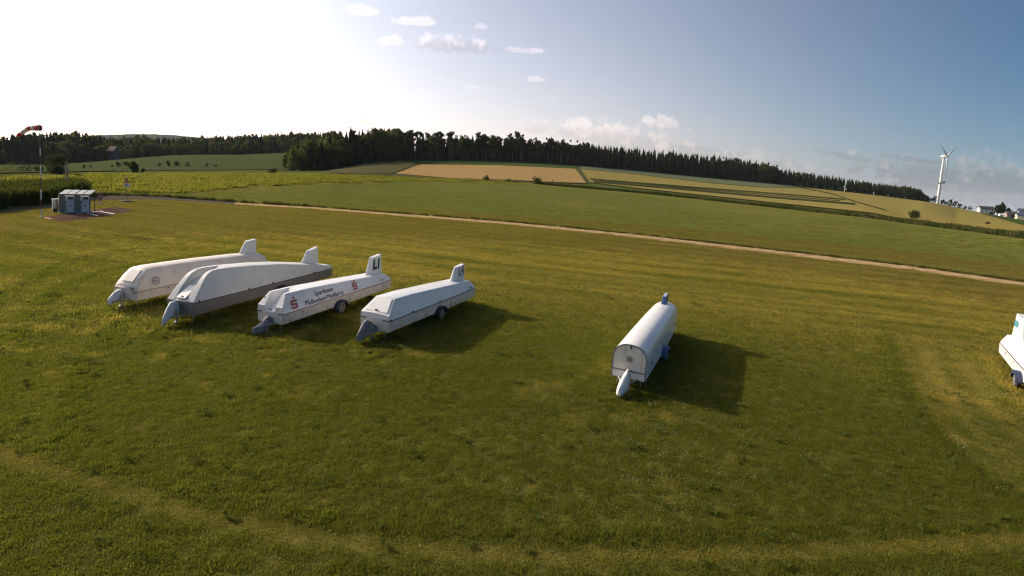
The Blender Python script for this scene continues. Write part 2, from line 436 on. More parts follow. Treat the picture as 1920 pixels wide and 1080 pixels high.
def ground_mat(name, green, green2, dryc, streak_dir=None, bump=.8, spec=.15, use_attr=True, sc=1.0):
    mt = bpy.data.materials.new(name); mt.use_nodes = True; N = NT(mt.node_tree)
    geo = N.n('ShaderNodeNewGeometry').outputs['Position']
    n1 = N.noise(geo, .12 * sc, 5, .6); n2 = N.noise(geo, 1.3 * sc, 6, .7); n3 = N.noise(geo, 14 * sc, 4, .7)
    c = N.mixc(N.smooth(n1, .35, .65), green, green2)
    mp = N.n('ShaderNodeMapping', ins={0: geo, 2: (0, 0, R_(15.4)), 3: (.03, .9, .3)})
    st = N.noise(mp.outputs[0], 1.0 * sc, 4, .6)
    fac = N.math('ADD', N.math('MULTIPLY', N.smooth(st, .4, .65), .45), N.math('MULTIPLY', N.smooth(n2, .4, .7), .35))
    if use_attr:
        at = N.n('ShaderNodeAttribute', attribute_name='dry').outputs['Fac']  # dryness plus the brightening with distance painted into it
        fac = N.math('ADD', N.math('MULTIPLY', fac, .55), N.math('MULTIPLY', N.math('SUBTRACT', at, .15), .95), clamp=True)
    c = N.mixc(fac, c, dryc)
    c = N.mixc(N.math('MULTIPLY', N.smooth(n3, .35, .7), .45), c, [x * .45 for x in green])
    p = N.n('ShaderNodeBsdfPrincipled', ins={'Base Color': c, 'Roughness': .85, 'Specular IOR Level': 0.0})
    hb = N.math('ADD', N.noise(geo, 9 * sc, 5, .75), N.math('MULTIPLY', n2, .6))
    b = N.n('ShaderNodeBump', ins={'Strength': bump, 'Distance': .12 / sc, 'Height': hb})
    N.t.links.new(b.outputs[0], p.inputs['Normal'])
    N.n('ShaderNodeOutputMaterial', ins={0: p.outputs[0]})
    return mt
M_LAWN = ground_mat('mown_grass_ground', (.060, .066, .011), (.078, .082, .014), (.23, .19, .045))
M_FIELD = ground_mat('rough_meadow_ground', (.070, .095, .022), (.095, .115, .028), (.15, .14, .05), use_attr=False, sc=.5)

def polar_mesh(name, phis, rs_of, closed=False):
    """phis (n), rs_of (m,n) radii -> grid mesh on the terrain"""
    n = len(phis); mrow = rs_of.shape[0]
    X = rs_of * np.sin(phis)[None]; Y = rs_of * np.cos(phis)[None]
    Z = terrain_z(X.ravel(), Y.ravel())
    V = np.stack([X.ravel(), Y.ravel(), Z], 1)
    I = np.arange(n * mrow).reshape(mrow, n)
    a = I[:-1, :-1].ravel(); b = I[:-1, 1:].ravel(); c = I[1:, 1:].ravel(); d = I[1:, :-1].ravel()
    return np_mesh(name, V, np.stack([a, d, c, b], 1), smooth=True), V
# azimuth grid: fine in the frame
ph = np.concatenate([np.linspace(-math.pi, R_(-52), 50)[:-1], np.linspace(R_(-52), R_(50), 480), np.linspace(R_(50), math.pi, 50)[1:]])
RA = np.interp(ph, PHI_G, TA[0])
rows = np.concatenate([[0.0005], np.geomspace(.03, 1, 420)])
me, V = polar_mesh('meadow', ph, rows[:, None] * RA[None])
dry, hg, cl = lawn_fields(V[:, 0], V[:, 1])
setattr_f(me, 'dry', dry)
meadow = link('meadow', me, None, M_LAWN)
tag(meadow, 'mown green airfield grass sloping gently away', kind='structure')
rows = np.concatenate([np.linspace(0, 1, 110)])
far = 9000.0
RC = np.interp(ph, PHI_G, TC[0]) * 1.15
r1 = RA[None] + (RC - RA)[None] * np.linspace(0, 1, 110)[:, None]
r2 = RC[None] * (far / RC)[None] ** np.linspace(0, 1, 30)[1:, None]
me, V = polar_mesh('fields', ph, np.concatenate([r1, r2]))
fields = link('fields', me, None, M_FIELD)
tag(fields, 'rolling farmland beyond the airfield', kind='structure')

def sheet(name, upper, lower, mat, off=.1, dx=4.0, step=4.0, label=None):
    """ground area between two picture curves, laid as a thin draped sheet with real extent"""
    upper = np.array(upper, float); lower = np.array(lower, float)
    x0 = max(upper[0, 0], lower[0, 0]); x1 = min(upper[-1, 0], lower[-1, 0])
    xs = np.linspace(x0, x1, max(2, int((x1 - x0) / dx) + 1))
    yu = np.interp(xs, upper[:, 0], upper[:, 1]); yl = np.interp(xs, lower[:, 0], lower[:, 1])
    U = ground_px(xs, yu)[:, :2]; Lw = ground_px(xs, yl)[:, :2]
    n = int(min(60, max(2, np.ceil(np.median(np.hypot(*(U - Lw).T)) / step)))) + 1
    t = np.linspace(0, 1, n)[:, None, None]
    P = Lw[None] * (1 - t) + U[None] * t
    X = P[..., 0].ravel(); Y = P[..., 1].ravel(); Z = terrain_z(X, Y) + off + np.maximum(0, np.hypot(X, Y) - 120) * .0006
    I = np.arange(n * len(xs)).reshape(n, len(xs))
    a = I[:-1, :-1].ravel(); b = I[:-1, 1:].ravel(); c = I[1:, 1:].ravel(); d = I[1:, :-1].ravel()
    me = np_mesh(name, np.stack([X, Y, Z], 1), np.stack([a, b, c, d], 1), smooth=True)
    o = link(name, me, None, mat); tag(o, label, kind='structure'); return o

def field_mat(name, c1, c2, c3=None, rot=15.4, stretch=(.02, .6, .3), sc=1.0, bump=.5, fine=.5):
    mt = bpy.data.materials.new(name); mt.use_nodes = True; N = NT(mt.node_tree)
    geo = N.n('ShaderNodeNewGeometry').outputs['Position']
    mp = N.n('ShaderNodeMapping', ins={0: geo, 2: (0, 0, R_(rot)), 3: stretch})
    st = N.noise(mp.outputs[0], sc, 5, .65); n2 = N.noise(geo, fine, 6, .7); n1 = N.noise(geo, .02, 4, .6)
    c = N.mixc(N.smooth(st, .35, .65), c1, c2)
    c = N.mixc(N.math('MULTIPLY', N.smooth(n2, .4, .75), .4), c, [x * .6 for x in c1])
    if c3: c = N.mixc(N.math('MULTIPLY', N.smooth(n1, .45, .65), .7), c, c3)
    p = N.n('ShaderNodeBsdfPrincipled', ins={'Base Color': c, 'Roughness': 1.0, 'Specular IOR Level': 0.0})
    b = N.n('ShaderNodeBump', ins={'Strength': bump, 'Distance': .25, 'Height': N.noise(geo, 2.5, 6, .8)})
    N.t.links.new(b.outputs[0], p.inputs['Normal'])
    N.n('ShaderNodeOutputMaterial', ins={0: p.outputs[0]}); return mt
M_WHEAT = field_mat('ripe_wheat', (.36, .24, .10), (.30, .20, .08), rot=-12)
M_TAN = field_mat('pale_barley', (.275, .215, .065), (.24, .20, .06), (.23, .20, .065))
M_GREY = field_mat('grey_green_crop', (.135, .15, .085), (.115, .135, .07))
M_DKG = field_mat('green_crop', (.05, .085, .025), (.065, .10, .03))
M_BRN = field_mat('weedy_verge', (.105, .085, .045), (.08, .09, .035), fine=1.2)
M_STR = field_mat('tramline_grass', (.045, .055, .022), (.06, .065, .025))
M_BRIGHT = field_mat('unmown_meadow', (.19, .19, .028), (.16, .165, .025), (.21, .18, .035), fine=1.5, bump=1.0)
M_VAL = field_mat('valley_grass', (.060, .075, .030), (.075, .085, .033))
M_MIDGR = field_mat('mown_meadow_beyond_road', (.135, .145, .034), (.115, .13, .03), (.165, .15, .042), stretch=(.04, .9, .3), bump=.8, fine=2.0)
M_ASPH = mat_basic('asphalt', (.105, .085, .066), 1.0, spec=0.0, var=.25, scale=1.5, bump=.3, bscale=30)
M_GRAV = mat_basic('pale_gravel', (.37, .255, .13), 1.0, spec=0.0, var=.3, scale=.8, bump=.5, bscale=20)

# road: asphalt on the left turning into a pale track
UP = [(158, 371), (162, 362), (169.6, 358), (205, 362), (247, 364.5), (278, 366.3), (300, 368), (380, 374), (467, 380.6), (587, 387.6), (755, 400), (932, 413.4), (1051, 424.8), (1195, 438.8), (1420, 463.6), (1527, 476), (1696, 496.8), (1913, 526.8), (2100, 554)]
LO = [(158, 377), (184, 375.3), (226, 374), (278, 373), (330, 376), (380, 379.6), (467, 385.4), (587, 392), (755, 405.8), (932, 419.5), (1051, 431.5), (1195, 446.5), (1420, 473), (1527, 485.5), (1696, 505.5), (1913, 537), (2100, 565)]
cut = 440
def split_curve(C, a, b):
    C = np.array(C, float); xs = [a] + [x for x in C[:, 0] if a < x < b] + [b]
    return [(x, float(np.interp(x, C[:, 0], C[:, 1]))) for x in xs]
sheet('road', split_curve(UP, 158, cut), split_curve(LO, 158, cut), M_ASPH, off=.03, dx=3, label='grey asphalt road behind the fuel station')
sheet('track', split_curve(UP, cut, 2100), split_curve(LO, cut, 2100), M_GRAV, off=.03, dx=4, label='pale gravel track crossing the airfield')
sheet('road', [(-60, 400), (0, 394), (95, 382.5), (158, 371)], [(-60, 407), (0, 399.5), (95, 387.5), (158, 377)], M_ASPH, off=.03, dx=3, label='asphalt road in front of the tall crop')
# meadow beyond the track is a shade greener; unmown bright strip above it
sheet('mown_field', [(300, 363), (357, 363.5), (463, 353), (520, 350), (755, 341.5), (855, 343), (989, 346), (1195, 364), (1410, 387), (1635, 411), (1920, 450), (2100, 476)],
      [(300, 366.8), (357, 371), (467, 379.8), (587, 386.8), (755, 399.2), (932, 412.6), (1051, 424), (1195, 438), (1420, 462.8), (1527, 475), (1696, 495.8), (1920, 527), (2100, 553)], M_MIDGR, off=.02, dx=4, step=2.5, label='mown meadow beyond the track')
sheet('unmown_field', [(-60, 336), (0, 332.8), (74, 329.8), (167, 326.8), (320, 324.8), (520, 325.3), (700, 329.3), (740, 332), (908, 338), (989, 342.8)],
      [(-60, 352), (0, 346), (60, 349), (110, 352), (160, 357), (205, 360), (247, 362.5), (300, 364), (357, 362.8), (463, 352.3), (520, 349.3), (755, 340.8), (855, 342.3), (989, 345.4)], M_BRIGHT, off=.02, dx=4, step=2.5, label='bright unmown meadow strip')
# farmland
sheet('valley_field', [(-60, 311.5), (0, 310), (81, 310), (139, 307), (185, 304), (222, 300), (320, 292.2), (379, 291), (456, 291), (489, 289.5), (540, 288)], [(-60, 330), (0, 326.2), (100, 323.6), (320, 320.2), (500, 318.5), (540, 320)], M_VAL, off=.2, label='dull green fields in the valley')
sheet('wheat_field', [(742, 326), (760, 320), (775, 314), (791, 309.3), (932, 311), (1079, 317.5), (1087, 328), (1099, 344)], [(742, 327), (836, 335), (908, 337.5), (956, 338.8), (1020, 342), (1099, 345)], M_WHEAT, off=.35, dx=3, label='golden ripe wheat field')
sheet('verge', [(640, 328), (700, 328.2), (742, 327.6), (836, 335.4), (956, 339.2), (989, 342)], [(640, 328.2), (700, 329), (742, 332), (908, 338), (956, 340.5), (989, 342.6)], M_BRN, off=.25, dx=4, label='brown weedy verge under the wheat')
sheet('verge', [(1080, 317), (1088, 317.8), (1096, 330), (1107, 345)], [(1080, 317.4), (1087, 327), (1096, 338), (1107, 346)], M_BRN, off=.5, dx=2, label='weedy strip beside the wheat')
sheet('green_strip', [(700, 304), (750, 302), (900, 303), (1000, 306.5), (1085, 312)], [(700, 306), (780, 305), (800, 308), (932, 310.3), (1085, 317)], M_DKG, off=.3, dx=4, label='green strip between wheat and forest')
sheet('hay_field', [(620, 320), (680, 308), (745, 303), (778, 305)], [(620, 326.5), (700, 327.5), (735, 326.6), (778, 311)], M_BRN, off=.28, dx=4, label='dull field left of the wheat')
sheet('grey_crop_field', [(1088, 312.2), (1200, 322), (1300, 332), (1450, 346), (1500, 351)], [(1088, 318), (1180, 326), (1330, 344), (1430, 352.5), (1500, 353)], M_GREY, off=.4, dx=4, label='grey green crop by the forest edge')
sheet('barley_field', [(1090, 318.6), (1180, 326.6), (1330, 344.6), (1430, 353), (1500, 353.6), (1560, 365), (1600, 379), (1660, 397), (1700, 412)],
      [(1090, 322), (1106, 343), (1195, 354), (1410, 377), (1635, 401), (1696, 412.4), (1700, 412.8)], M_TAN, off=.35, dx=4, label='pale barley field right of the wheat')
sheet('barley_field', [(1497, 350.5), (1560, 358), (1640, 367), (1700, 374), (1757, 382.5), (1830, 398.5), (1920, 425), (2060, 462)],
      [(1497, 351.5), (1560, 364.6), (1600, 378.6), (1660, 396.6), (1700, 411.4), (1760, 421), (1920, 441), (2060, 463)], M_TAN, off=.35, dx=4, label='large pale barley field below the wind turbine')
sheet('green_field', [(1775, 386), (1835, 399.4), (1920, 414.6), (2060, 436)], [(1775, 386.4), (1830, 398), (1920, 424.4), (2060, 461)], M_DKG, off=.4, dx=4, label='green field below the farmhouses')
for k, (a, b, c, d) in enumerate([((1106, 337.5), (1300, 353), (1450, 364.5), (1583, 375.5)), ((1112, 342), (1300, 358.5), (1450, 372), (1602, 384.5)), ((1120, 339.5), (1300, 355.5), (1450, 368), (1575, 378.5))]):
    pts = [a, b, c, d]; w = [1.0, 1.4, .5][k]
    sheet('tramline', [(x, y - w) for x, y in pts], [(x, y + w) for x, y in pts], M_STR, off=.6, dx=6, label='dark grass lines across the barley')
sheet('farm_path', [(1497, 351.2), (1560, 364.2), (1600, 378), (1660, 396)], [(1497, 352), (1560, 366), (1600, 380), (1660, 397.2)], M_STR, off=.55, dx=4, label='grassy path between the barley fields')

# ------------------------------------------------------------------ foliage
def leaf_mat(name, c1, c2, trans=.35, sc=.8):
    mt = bpy.data.materials.new(name); mt.use_nodes = True; N = NT(mt.node_tree)
    oi = N.n('ShaderNodeObjectInfo'); geo = N.n('ShaderNodeNewGeometry')
    nz = N.noise(geo.outputs['Position'], sc, 3, .6)
    f = N.math('ADD', N.math('MULTIPLY', N.smooth(nz, .35, .65), .6), N.math('MULTIPLY', oi.outputs['Random'], .4))
    c = N.mixc(f, c1, c2)
    c = N.mixc(N.math('MULTIPLY', geo.outputs['Random Per Island'], .45), c, [x * .55 for x in c1])
    d = N.n('ShaderNodeBsdfDiffuse', ins={0: c, 1: .5})
    t = N.n('ShaderNodeBsdfTranslucent', ins={0: N.mixc(.5, c, [min(1, x * 1.6) for x in c2])})
    mx = N.n('ShaderNodeMixShader', ins={0: trans, 1: d.outputs[0], 2: t.outputs[0]})
    N.n('ShaderNodeOutputMaterial', ins={0: mx.outputs[0]}); return mt
M_SPRUCE = leaf_mat('spruce_needles', (.030, .046, .020), (.048, .064, .026), .18, .25)
M_PINE = leaf_mat('pine_needles', (.042, .052, .022), (.064, .072, .028), .2, .3)
M_BROAD = leaf_mat('broad_leaves', (.075, .095, .024), (.12, .135, .036), .35, .3)
M_PALEL = leaf_mat('pale_bush_leaves', (.12, .15, .08), (.16, .19, .10), .3, .5)
M_DARKL = leaf_mat('dark_bush_leaves', (.035, .050, .018), (.060, .075, .025), .25, .6)
M_BARK = mat_basic('bark', (.10, .075, .055), .9, var=.3, scale=1.0)
M_BARKP = mat_basic('pine_bark', (.19, .12, .08), .9, var=.3, scale=1.0)

def leaf_faces(rg, C, size, n_up=.35, quad=True):
    """random small faces at points C"""
    n = len(C)
    a = rg.normal(size=(n, 3)); a /= np.linalg.norm(a, axis=1)[:, None]
    b = rg.normal(size=(n, 3)); b -= (a * b).sum(1)[:, None] * a; b /= np.linalg.norm(b, axis=1)[:, None]
    s = np.asarray(size) * rg.uniform(.6, 1.3, n); s = s[:, None]
    V = np.stack([C - a * s, C + b * s * .7, C + a * s, C - b * s * .7], 1).reshape(-1, 3)
    return V, np.arange(4 * n).reshape(n, 4)
def crown_blob(rg, lobes, n, size, shell=.55):
    """lobes: (cx,cy,cz,rx,ry,rz). leaves mostly in the shell, in clumps, with gaps"""
    L = np.array(lobes); vol = (L[:, 3] * L[:, 4] * L[:, 5]) ** (2 / 3); pick = rg.choice(len(L), n // 14 + 1, p=vol / vol.sum())
    d = rg.normal(size=(len(pick), 3)); d /= np.linalg.norm(d, axis=1)[:, None]
    rad = rg.uniform(shell, 1.0, len(pick)) ** .7
    cc = L[pick, :3] + d * rad[:, None] * L[pick, 3:6]
    cs = (L[pick, 3:6].mean(1) * .22)
    C = np.repeat(cc, 14, 0) + rg.normal(size=(len(pick) * 14, 3)) * np.repeat(cs, 14)[:, None] * .75
    return leaf_faces(rg, C, size)
def mesh_trunk(name, h, r, seg=6, limbs=(), bend=0.0, rg=None):
    mb = MB()
    mb.tube((0, 0, -.5), (bend * .4, 0, h * .5), r * 1.15, r * .75, seg, False)
    mb.tube((bend * .4, 0, h * .5), (bend, 0, h), r * .75, r * .2, seg, False)
    for (z, az, l, up) in limbs:
        p0 = Vector((bend * z / h, 0, z)); p1 = p0 + Vector((math.cos(az) * l, math.sin(az) * l, up)); mb.tube(p0, p1, r * .4, r * .12, 5, False)
    bmesh.ops.recalc_face_normals(mb.b, faces=mb.b.faces)
    me = bpy.data.meshes.new(name); mb.b.to_mesh(me); mb.b.free()
    for p in me.polygons: p.use_smooth = True
    return me
def spruce(seed, h=24.0, w=3.3, nl=26, nb=11, low=.08):
    rg = np.random.default_rng(seed); Vs = []; Fs = []; k = 0
    for i in range(nl):
        t = (i + rg.uniform(-.2, .2)) / nl; z = h * (low + (1 - low) * t)
        rad = w * (1 - t) ** .82 * rg.uniform(.8, 1.15) + .12
        for j in range(max(4, int(nb * (1 - t * .55)))):
            a = rg.uniform(0, 2 * math.pi); rr = rad * rg.uniform(.7, 1.15)
            dx, dy = math.cos(a), math.sin(a); px, py = -dy, dx; dr = rr * rg.uniform(.22, .42); ww = rr * rg.uniform(.16, .3)
            base = np.array([dx * rr * .1, dy * rr * .1, z + .1]); mid = np.array([dx * rr * .6, dy * rr * .6, z - dr * .4]); tip = np.array([dx * rr, dy * rr, z - dr + rg.uniform(0, .25)])
            s = np.array([px, py, 0]) * ww; dn = np.array([0, 0, -.5 * ww - .55 - .18 * rr])
            Vs += [base, mid + s + dn * .6, tip, mid - s + dn * .6, mid + np.array([0, 0, .12])]
            Fs += [(k, k + 1, k + 4), (k + 1, k + 2, k + 4), (k + 2, k + 3, k + 4), (k + 3, k, k + 4)]; k += 5
    lev = 9; sg = 7; base = k
    for i in range(lev):
        t = i / (lev - 1); z = h * (low + (.97 - low) * t); r = w * .62 * (1 - t) ** .8 + .05
        for j in range(sg):
            a = 2 * math.pi * j / sg; q = r * rg.uniform(.75, 1.2); Vs.append(np.array([math.cos(a) * q, math.sin(a) * q, z + rg.uniform(-.3, .3)]))
    for i in range(lev - 1):
        for j in range(sg):
            a0 = base + i * sg + j; a1 = base + i * sg + (j + 1) % sg; Fs += [(a0, a1, a1 + sg), (a0, a1 + sg, a0 + sg)]
    k += lev * sg
    # leader
    Vs += [np.array([.12, 0, h * .97]), np.array([-.06, .1, h * .97]), np.array([-.06, -.1, h * .97]), np.array([0, 0, h * 1.03])]
    Fs += [(k, k + 1, k + 3), (k + 1, k + 2, k + 3), (k + 2, k, k + 3)]
    return np_mesh('spruce_crown', Vs, Fs)
def pine_crown(seed, h=24.0):
    rg = np.random.default_rng(seed); lobes = []
    for i in range(12):
        z = h * rg.uniform(.52, .97); a = rg.uniform(0, 6.28); r = rg.uniform(.3, 2.6) * (1.15 - (z / h - .6))
        s = rg.uniform(1.1, 2.0); lobes.append((math.cos(a) * r, math.sin(a) * r, z, s * 1.25, s * 1.25, s * .75))
    V, F = crown_blob(rg, lobes, 1500, .5, .3); return np_mesh('pine_crown', V, F)
def broad_crown(seed, h=16.0, w=5.0, low=.15, n=2600, size=.42, nl=14):
    rg = np.random.default_rng(seed); lobes = []
    for i in range(nl):
        t = rg.uniform(0, 1); z = h * (low + (.9 - low) * t); R = w * math.sin(math.pi * (.18 + .72 * t)) * .62
        a = rg.uniform(0, 6.28); r = R * rg.uniform(.5, 1.0); s = w * rg.uniform(.30, .48)
        lobes.append((math.cos(a) * r, math.sin(a) * r, z, s, s, s * .85))
    lobes.append((0, 0, h * .55, w * .55, w * .55, h * .3))
    V, F = crown_blob(rg, lobes, n, size, .6); return np_mesh('broadleaf_crown', V, F)
SPR = [spruce(100 + i, 24, [3.9, 4.4, 3.6, 4.1, 4.8][i], [26, 24, 28, 25, 23][i]) for i in range(5)]
PIN = [pine_crown(200 + i) for i in range(5)]
BRD = [broad_crown(300 + i) for i in range(5)]
T_SPR = mesh_trunk('spruce_trunk', 23, .26); T_PIN = [mesh_trunk('pine_trunk', 22, .24, limbs=[(14 + j, 1.9 * j + k, 2.4, 1.0) for j in range(5)], bend=.5 * (k - 1)) for k in range(3)]
T_BRD = mesh_trunk('broadleaf_trunk', 11, .34, limbs=[(4 + j, 2.1 * j, 2.6, 2.2) for j in range(5)])
for x in SPR: x.materials.append(M_SPRUCE)
for x in PIN: x.materials.append(M_PINE)
for x in BRD: x.materials.append(M_BROAD)
T_SPR.materials.append(M_BARK); T_BRD.materials.append(M_BARK)
for x in T_PIN: x.materials.append(M_BARKP)
def tree(name, crown, trunk, loc, sc, rz, label, cat='tree', group=None, szw=1.0):
    e = empty(name, loc, rz, label, cat, group); e.scale = (sc * szw, sc * szw, sc)
    link('trunk', trunk, e); link('crown', crown, e); return e

# forest edge: front rows are trees one by one
EDGE = [(545, 321.6, 292), (620, 319.5, 314), (680, 307.5, 352), (750, 301.5, 397), (900, 302.5, 442), (1000, 306, 463), (1100, 312.5, 482), (1200, 321.5, 522), (1300, 331.8, 562), (1450, 345.8, 622), (1640, 366.5, 702), (1738, 378.5, 782)]
TOPS = [(530, 272), (560, 262), (600, 246), (640, 243), (700, 240), (760, 243), (800, 247), (870, 249), (960, 250), (1040, 259), (1130, 270), (1200, 277), (1300, 287), (1400, 298), (1425, 302), (1445, 308), (1465, 316), (1500, 321), (1560, 330), (1640, 341), (1700, 349), (1722, 355), (1740, 368), (1760, 372)]
LAB = {'spruce': 'tall dark spruce standing in the edge of the forest behind the fields',
       'pine': 'tall pine with bare trunk and ragged crown in the forest edge behind the wheat',
       'broadleaf': 'round leafy broadleaf tree in the edge of the forest behind the fields'}
def ptR(x, y, R):
    d = ray_dir(x, y); p = math.atan2(d[0], d[1]); X, Y = R * math.sin(p), R * math.cos(p); return X, Y, float(terrain_z(X, Y)[0])
def top_h(X, Y, z, fac=1.0):
    """height needed to reach the forest skyline of the photograph at this place"""
    v = np.array([X, Y, z - CAM_H]); w = v @ _f; x = 960 + F_PX * (v @ CR) / w; yb = 540 + SHIFT - F_PX * (v @ CU) / w
    yt = np.interp(x, [a for a, b in TOPS], [b for a, b in TOPS]); return x, (yb - yt) * w / F_PX
edge_xyz = [ptR(*e) for e in EDGE]
def walk(P, step):
    out = []; acc = 0
    for a, b in zip(P, P[1:]):
        a, b = np.array(a[:2]), np.array(b[:2]); L = np.linalg.norm(b - a); t = (step - acc) if acc else 0
        while t < L: out.append(a + (b - a) * t / L); t += step
        acc = (L - (t - step)) % step
    return out
rt = random.Random(5)
forest_pts = []
def kind_at(x):
    r = rt.random()
    if x < 600: return 'broadleaf'
    if x < 660: return 'broadleaf' if r < .75 else 'spruce'
    if x < 760: return 'spruce' if r < .25 else ('broadleaf' if r < .8 else 'pine')
    if x < 1090: return 'pine' if r < .86 else ('broadleaf' if r < .93 else 'spruce')
    if x < 1420: return 'spruce' if r < .9 else 'pine'
    if x < 1460: return 'broadleaf' if r < .6 else 'spruce'
    if x < 1690: return 'spruce' if r < .95 else 'broadleaf'
    return 'broadleaf' if r < .6 else 'spruce'
def place_forest_tree(X, Y, row):
    z = float(terrain_z(X, Y)[0]); x, h = top_h(X, Y, z)
    k = kind_at(x); h = max(8, min(34, h)) * rt.uniform(.90, 1.02)
    if k == 'spruce': h *= rt.uniform(.86, 1.03)
    if row == 0: h *= rt.uniform(.8, .98)
    if k == 'broadleaf' and x < 700: h *= rt.uniform(.72, .95) if row else rt.uniform(.5, .8)
    if k == 'spruce' and rt.random() < .12: h *= 1.07
    return k, X, Y, z, h
base = walk(edge_xyz, 6.2); base2 = walk(edge_xyz, 4.3)
n_thing = 0
stuff_list = []
for row in range(7):
    for i, p in enumerate(base if row < 2 else base2):
        r = np.hypot(*p); d = p / r
        off = row * 6.5 + rt.uniform(-1.8, 1.8) + 2
        tan = np.array([d[1], -d[0]]); q = p + d * off + tan * (rt.uniform(-2, 2) + (3 if row % 2 else 0))
        k, X, Y, z, h = place_forest_tree(q[0], q[1], row)
        if row < 2: forest_pts.append((k, X, Y, z, h))
        else: stuff_list.append((k, X, Y, z, h))
print('forest trees', len(forest_pts), 'stuff', len(stuff_list))
cnt = dict(spruce=0, pine=0, broadleaf=0)
for (k, X, Y, z, h) in forest_pts[:285]:
    if k == 'spruce': cr, tk, hh = rt.choice(SPR), T_SPR, 24
    elif k == 'pine': cr, tk, hh = rt.choice(PIN), rt.choice(T_PIN), 23.5
    else: cr, tk, hh = rt.choice(BRD), T_BRD, 15.5
    tree(k + '_tree', cr, tk, (X, Y, z), h / hh, rt.uniform(0, 6.28), LAB[k], 'tree', {'spruce': 'spruces along the forest edge', 'pine': 'pines along the forest edge', 'broadleaf': 'broadleaf trees along the forest edge'}[k], szw=rt.uniform(.8, 1.25) if k != 'broadleaf' else rt.uniform(.9, 1.1))

def mesh_np(me):
    V = np.zeros(len(me.vertices) * 3); me.vertices.foreach_get('co', V); F = np.zeros(len(me.loops), dtype=np.int32); me.loops.foreach_get('vertex_index', F)
    k = me.polygons[0].loop_total; return V.reshape(-1, 3), F.reshape(-1, k)
def join_stuff(name, items, lib, mat, frac=1.0):
    """items: (variant, X, Y, z, scale, rz)"""
    Vs = []; Fs = []; k = 0
    for (v, X, Y, z, s, a) in items:
        V, F = lib[v]; c, sn = math.cos(a), math.sin(a)
        W = np.stack([V[:, 0] * c - V[:, 1] * sn, V[:, 0] * sn + V[:, 1] * c, V[:, 2]], 1) * s + np.array([X, Y, z])
        Vs.append(W); Fs.append(F + k); k += len(V)
    me = np_mesh(name, np.concatenate(Vs), np.concatenate(Fs)); return link(name, me, None, mat)
SPL = [mesh_np(spruce(400 + i, 24, 4.8, 15, 8)) for i in range(4)]
def low_broad(seed): return mesh_np(broad_crown(seed, 16, 5, .12, 420, 1.0, 10))
BRL = [low_broad(450 + i) for i in range(3)]
it = [(rt.randrange(4), X, Y, z, h / 24, rt.uniform(0, 6)) for (k, X, Y, z, h) in stuff_list if k != 'broadleaf' for h in [h * (.82 if k == 'pine' else 1)]]
tag(join_stuff('forest', it, SPL, M_SPRUCE), 'dark mass of conifer forest behind the forest edge', kind='stuff')
it = [(rt.randrange(3), X, Y, z, h / 16, rt.uniform(0, 6)) for (k, X, Y, z, h) in stuff_list if k == 'broadleaf']
tag(join_stuff('forest', it, BRL, M_BROAD), 'leafy mass of the wood at its left end', kind='stuff')
# low undergrowth closing the forest edge
it = []
for p in walk(edge_xyz, 3.0):
    d = p / np.hypot(*p); q = p + d * rt.uniform(4, 12); z = float(terrain_z(q[0], q[1])[0]); it.append((rt.randrange(3), q[0], q[1], z - .5, rt.uniform(.25, .5), rt.uniform(0, 6)))
tag(join_stuff('undergrowth', it, BRL, M_DARKL), 'dark undergrowth at the foot of the forest', kind='stuff')

# woods on the far side of the valley, left
LW = [ptR(*e) for e in [(-150, 309, 490), (0, 309, 495), (81, 309.5, 505), (139, 306, 520), (185, 303, 530), (222, 299, 545), (320, 291.5, 570), (379, 290, 580), (456, 290, 590), (489, 288.5, 600), (560, 287, 610), (640, 289, 630)]]
LTOP = [(-150, 249), (0, 250), (60, 247), (130, 246), (180, 249), (200, 257), (245, 256), (265, 248), (285, 256), (330, 257), (400, 254), (470, 251), (540, 248), (640, 246)]
itS = []; itB = []
for row in range(9):
    for p in walk(LW, 4.6):
        d = p / np.hypot(*p); q = p + d * (row * 8 + rt.uniform(-2, 2) + 2) + np.array([d[1], -d[0]]) * rt.uniform(-3, 3)
        z = float(terrain_z(q[0], q[1])[0]); v = np.array([q[0], q[1], z - CAM_H]); w = v @ _f; x = 960 + F_PX * (v @ CR) / w; yb = 540 + SHIFT - F_PX * (v @ CU) / w
        yt = np.interp(x, [a for a, b in LTOP], [b for a, b in LTOP]); h = (yb - yt) * w / F_PX * (rt.uniform(.93, 1.03) if row > 3 else rt.uniform(.45, .75) + .05 * row)
        h = max(8, min(h, 40))
        br = (x > 190 and row < 3 and rt.random() < .7) or rt.random() < .3
        (itB if br else itS).append((rt.randrange(3 if br else 4), q[0], q[1], z, h / (16 if br else 24), rt.uniform(0, 6)))
tag(join_stuff('forest', itS, SPL, M_SPRUCE), 'dark conifer wood beyond the valley', kind='stuff')
tag(join_stuff('forest', itB, BRL, M_BROAD), 'leafy trees along the far side of the valley', kind='stuff')

# far blue hills
def hills(name, pts, R, mat, label):
    V = []; F = []
    xs = np.linspace(pts[0][0], pts[-1][0], 160)
    for i, x in enumerate(xs):
        y = np.interp(x, [a for a, b in pts], [b for a, b in pts]) + 1.0 * (mnoise.noise(Vector((x * .03, R, 0))) + .4 * mnoise.noise(Vector((x * .15, R, 3))))
        d = ray_dir(x, y); p = math.atan2(d[0], d[1]); h = CAM_H + R * d[2] / math.hypot(d[0], d[1])
        for k, (rr, hf) in enumerate([(R * .62, -60), (R * .8, h * .45), (R * .92, h * .85), (R, h), (R * 1.15, h * .7), (R * 1.3, -60)]):
            V.append((rr * math.sin(p), rr * math.cos(p), hf))
    for i in range(len(xs) - 1):
        for k in range(5): a = i * 6 + k; F.append((a, a + 6, a + 7, a + 1))
    o = link(name, np_mesh(name, V, F, True), None, mat); tag(o, label, kind='structure'); return o
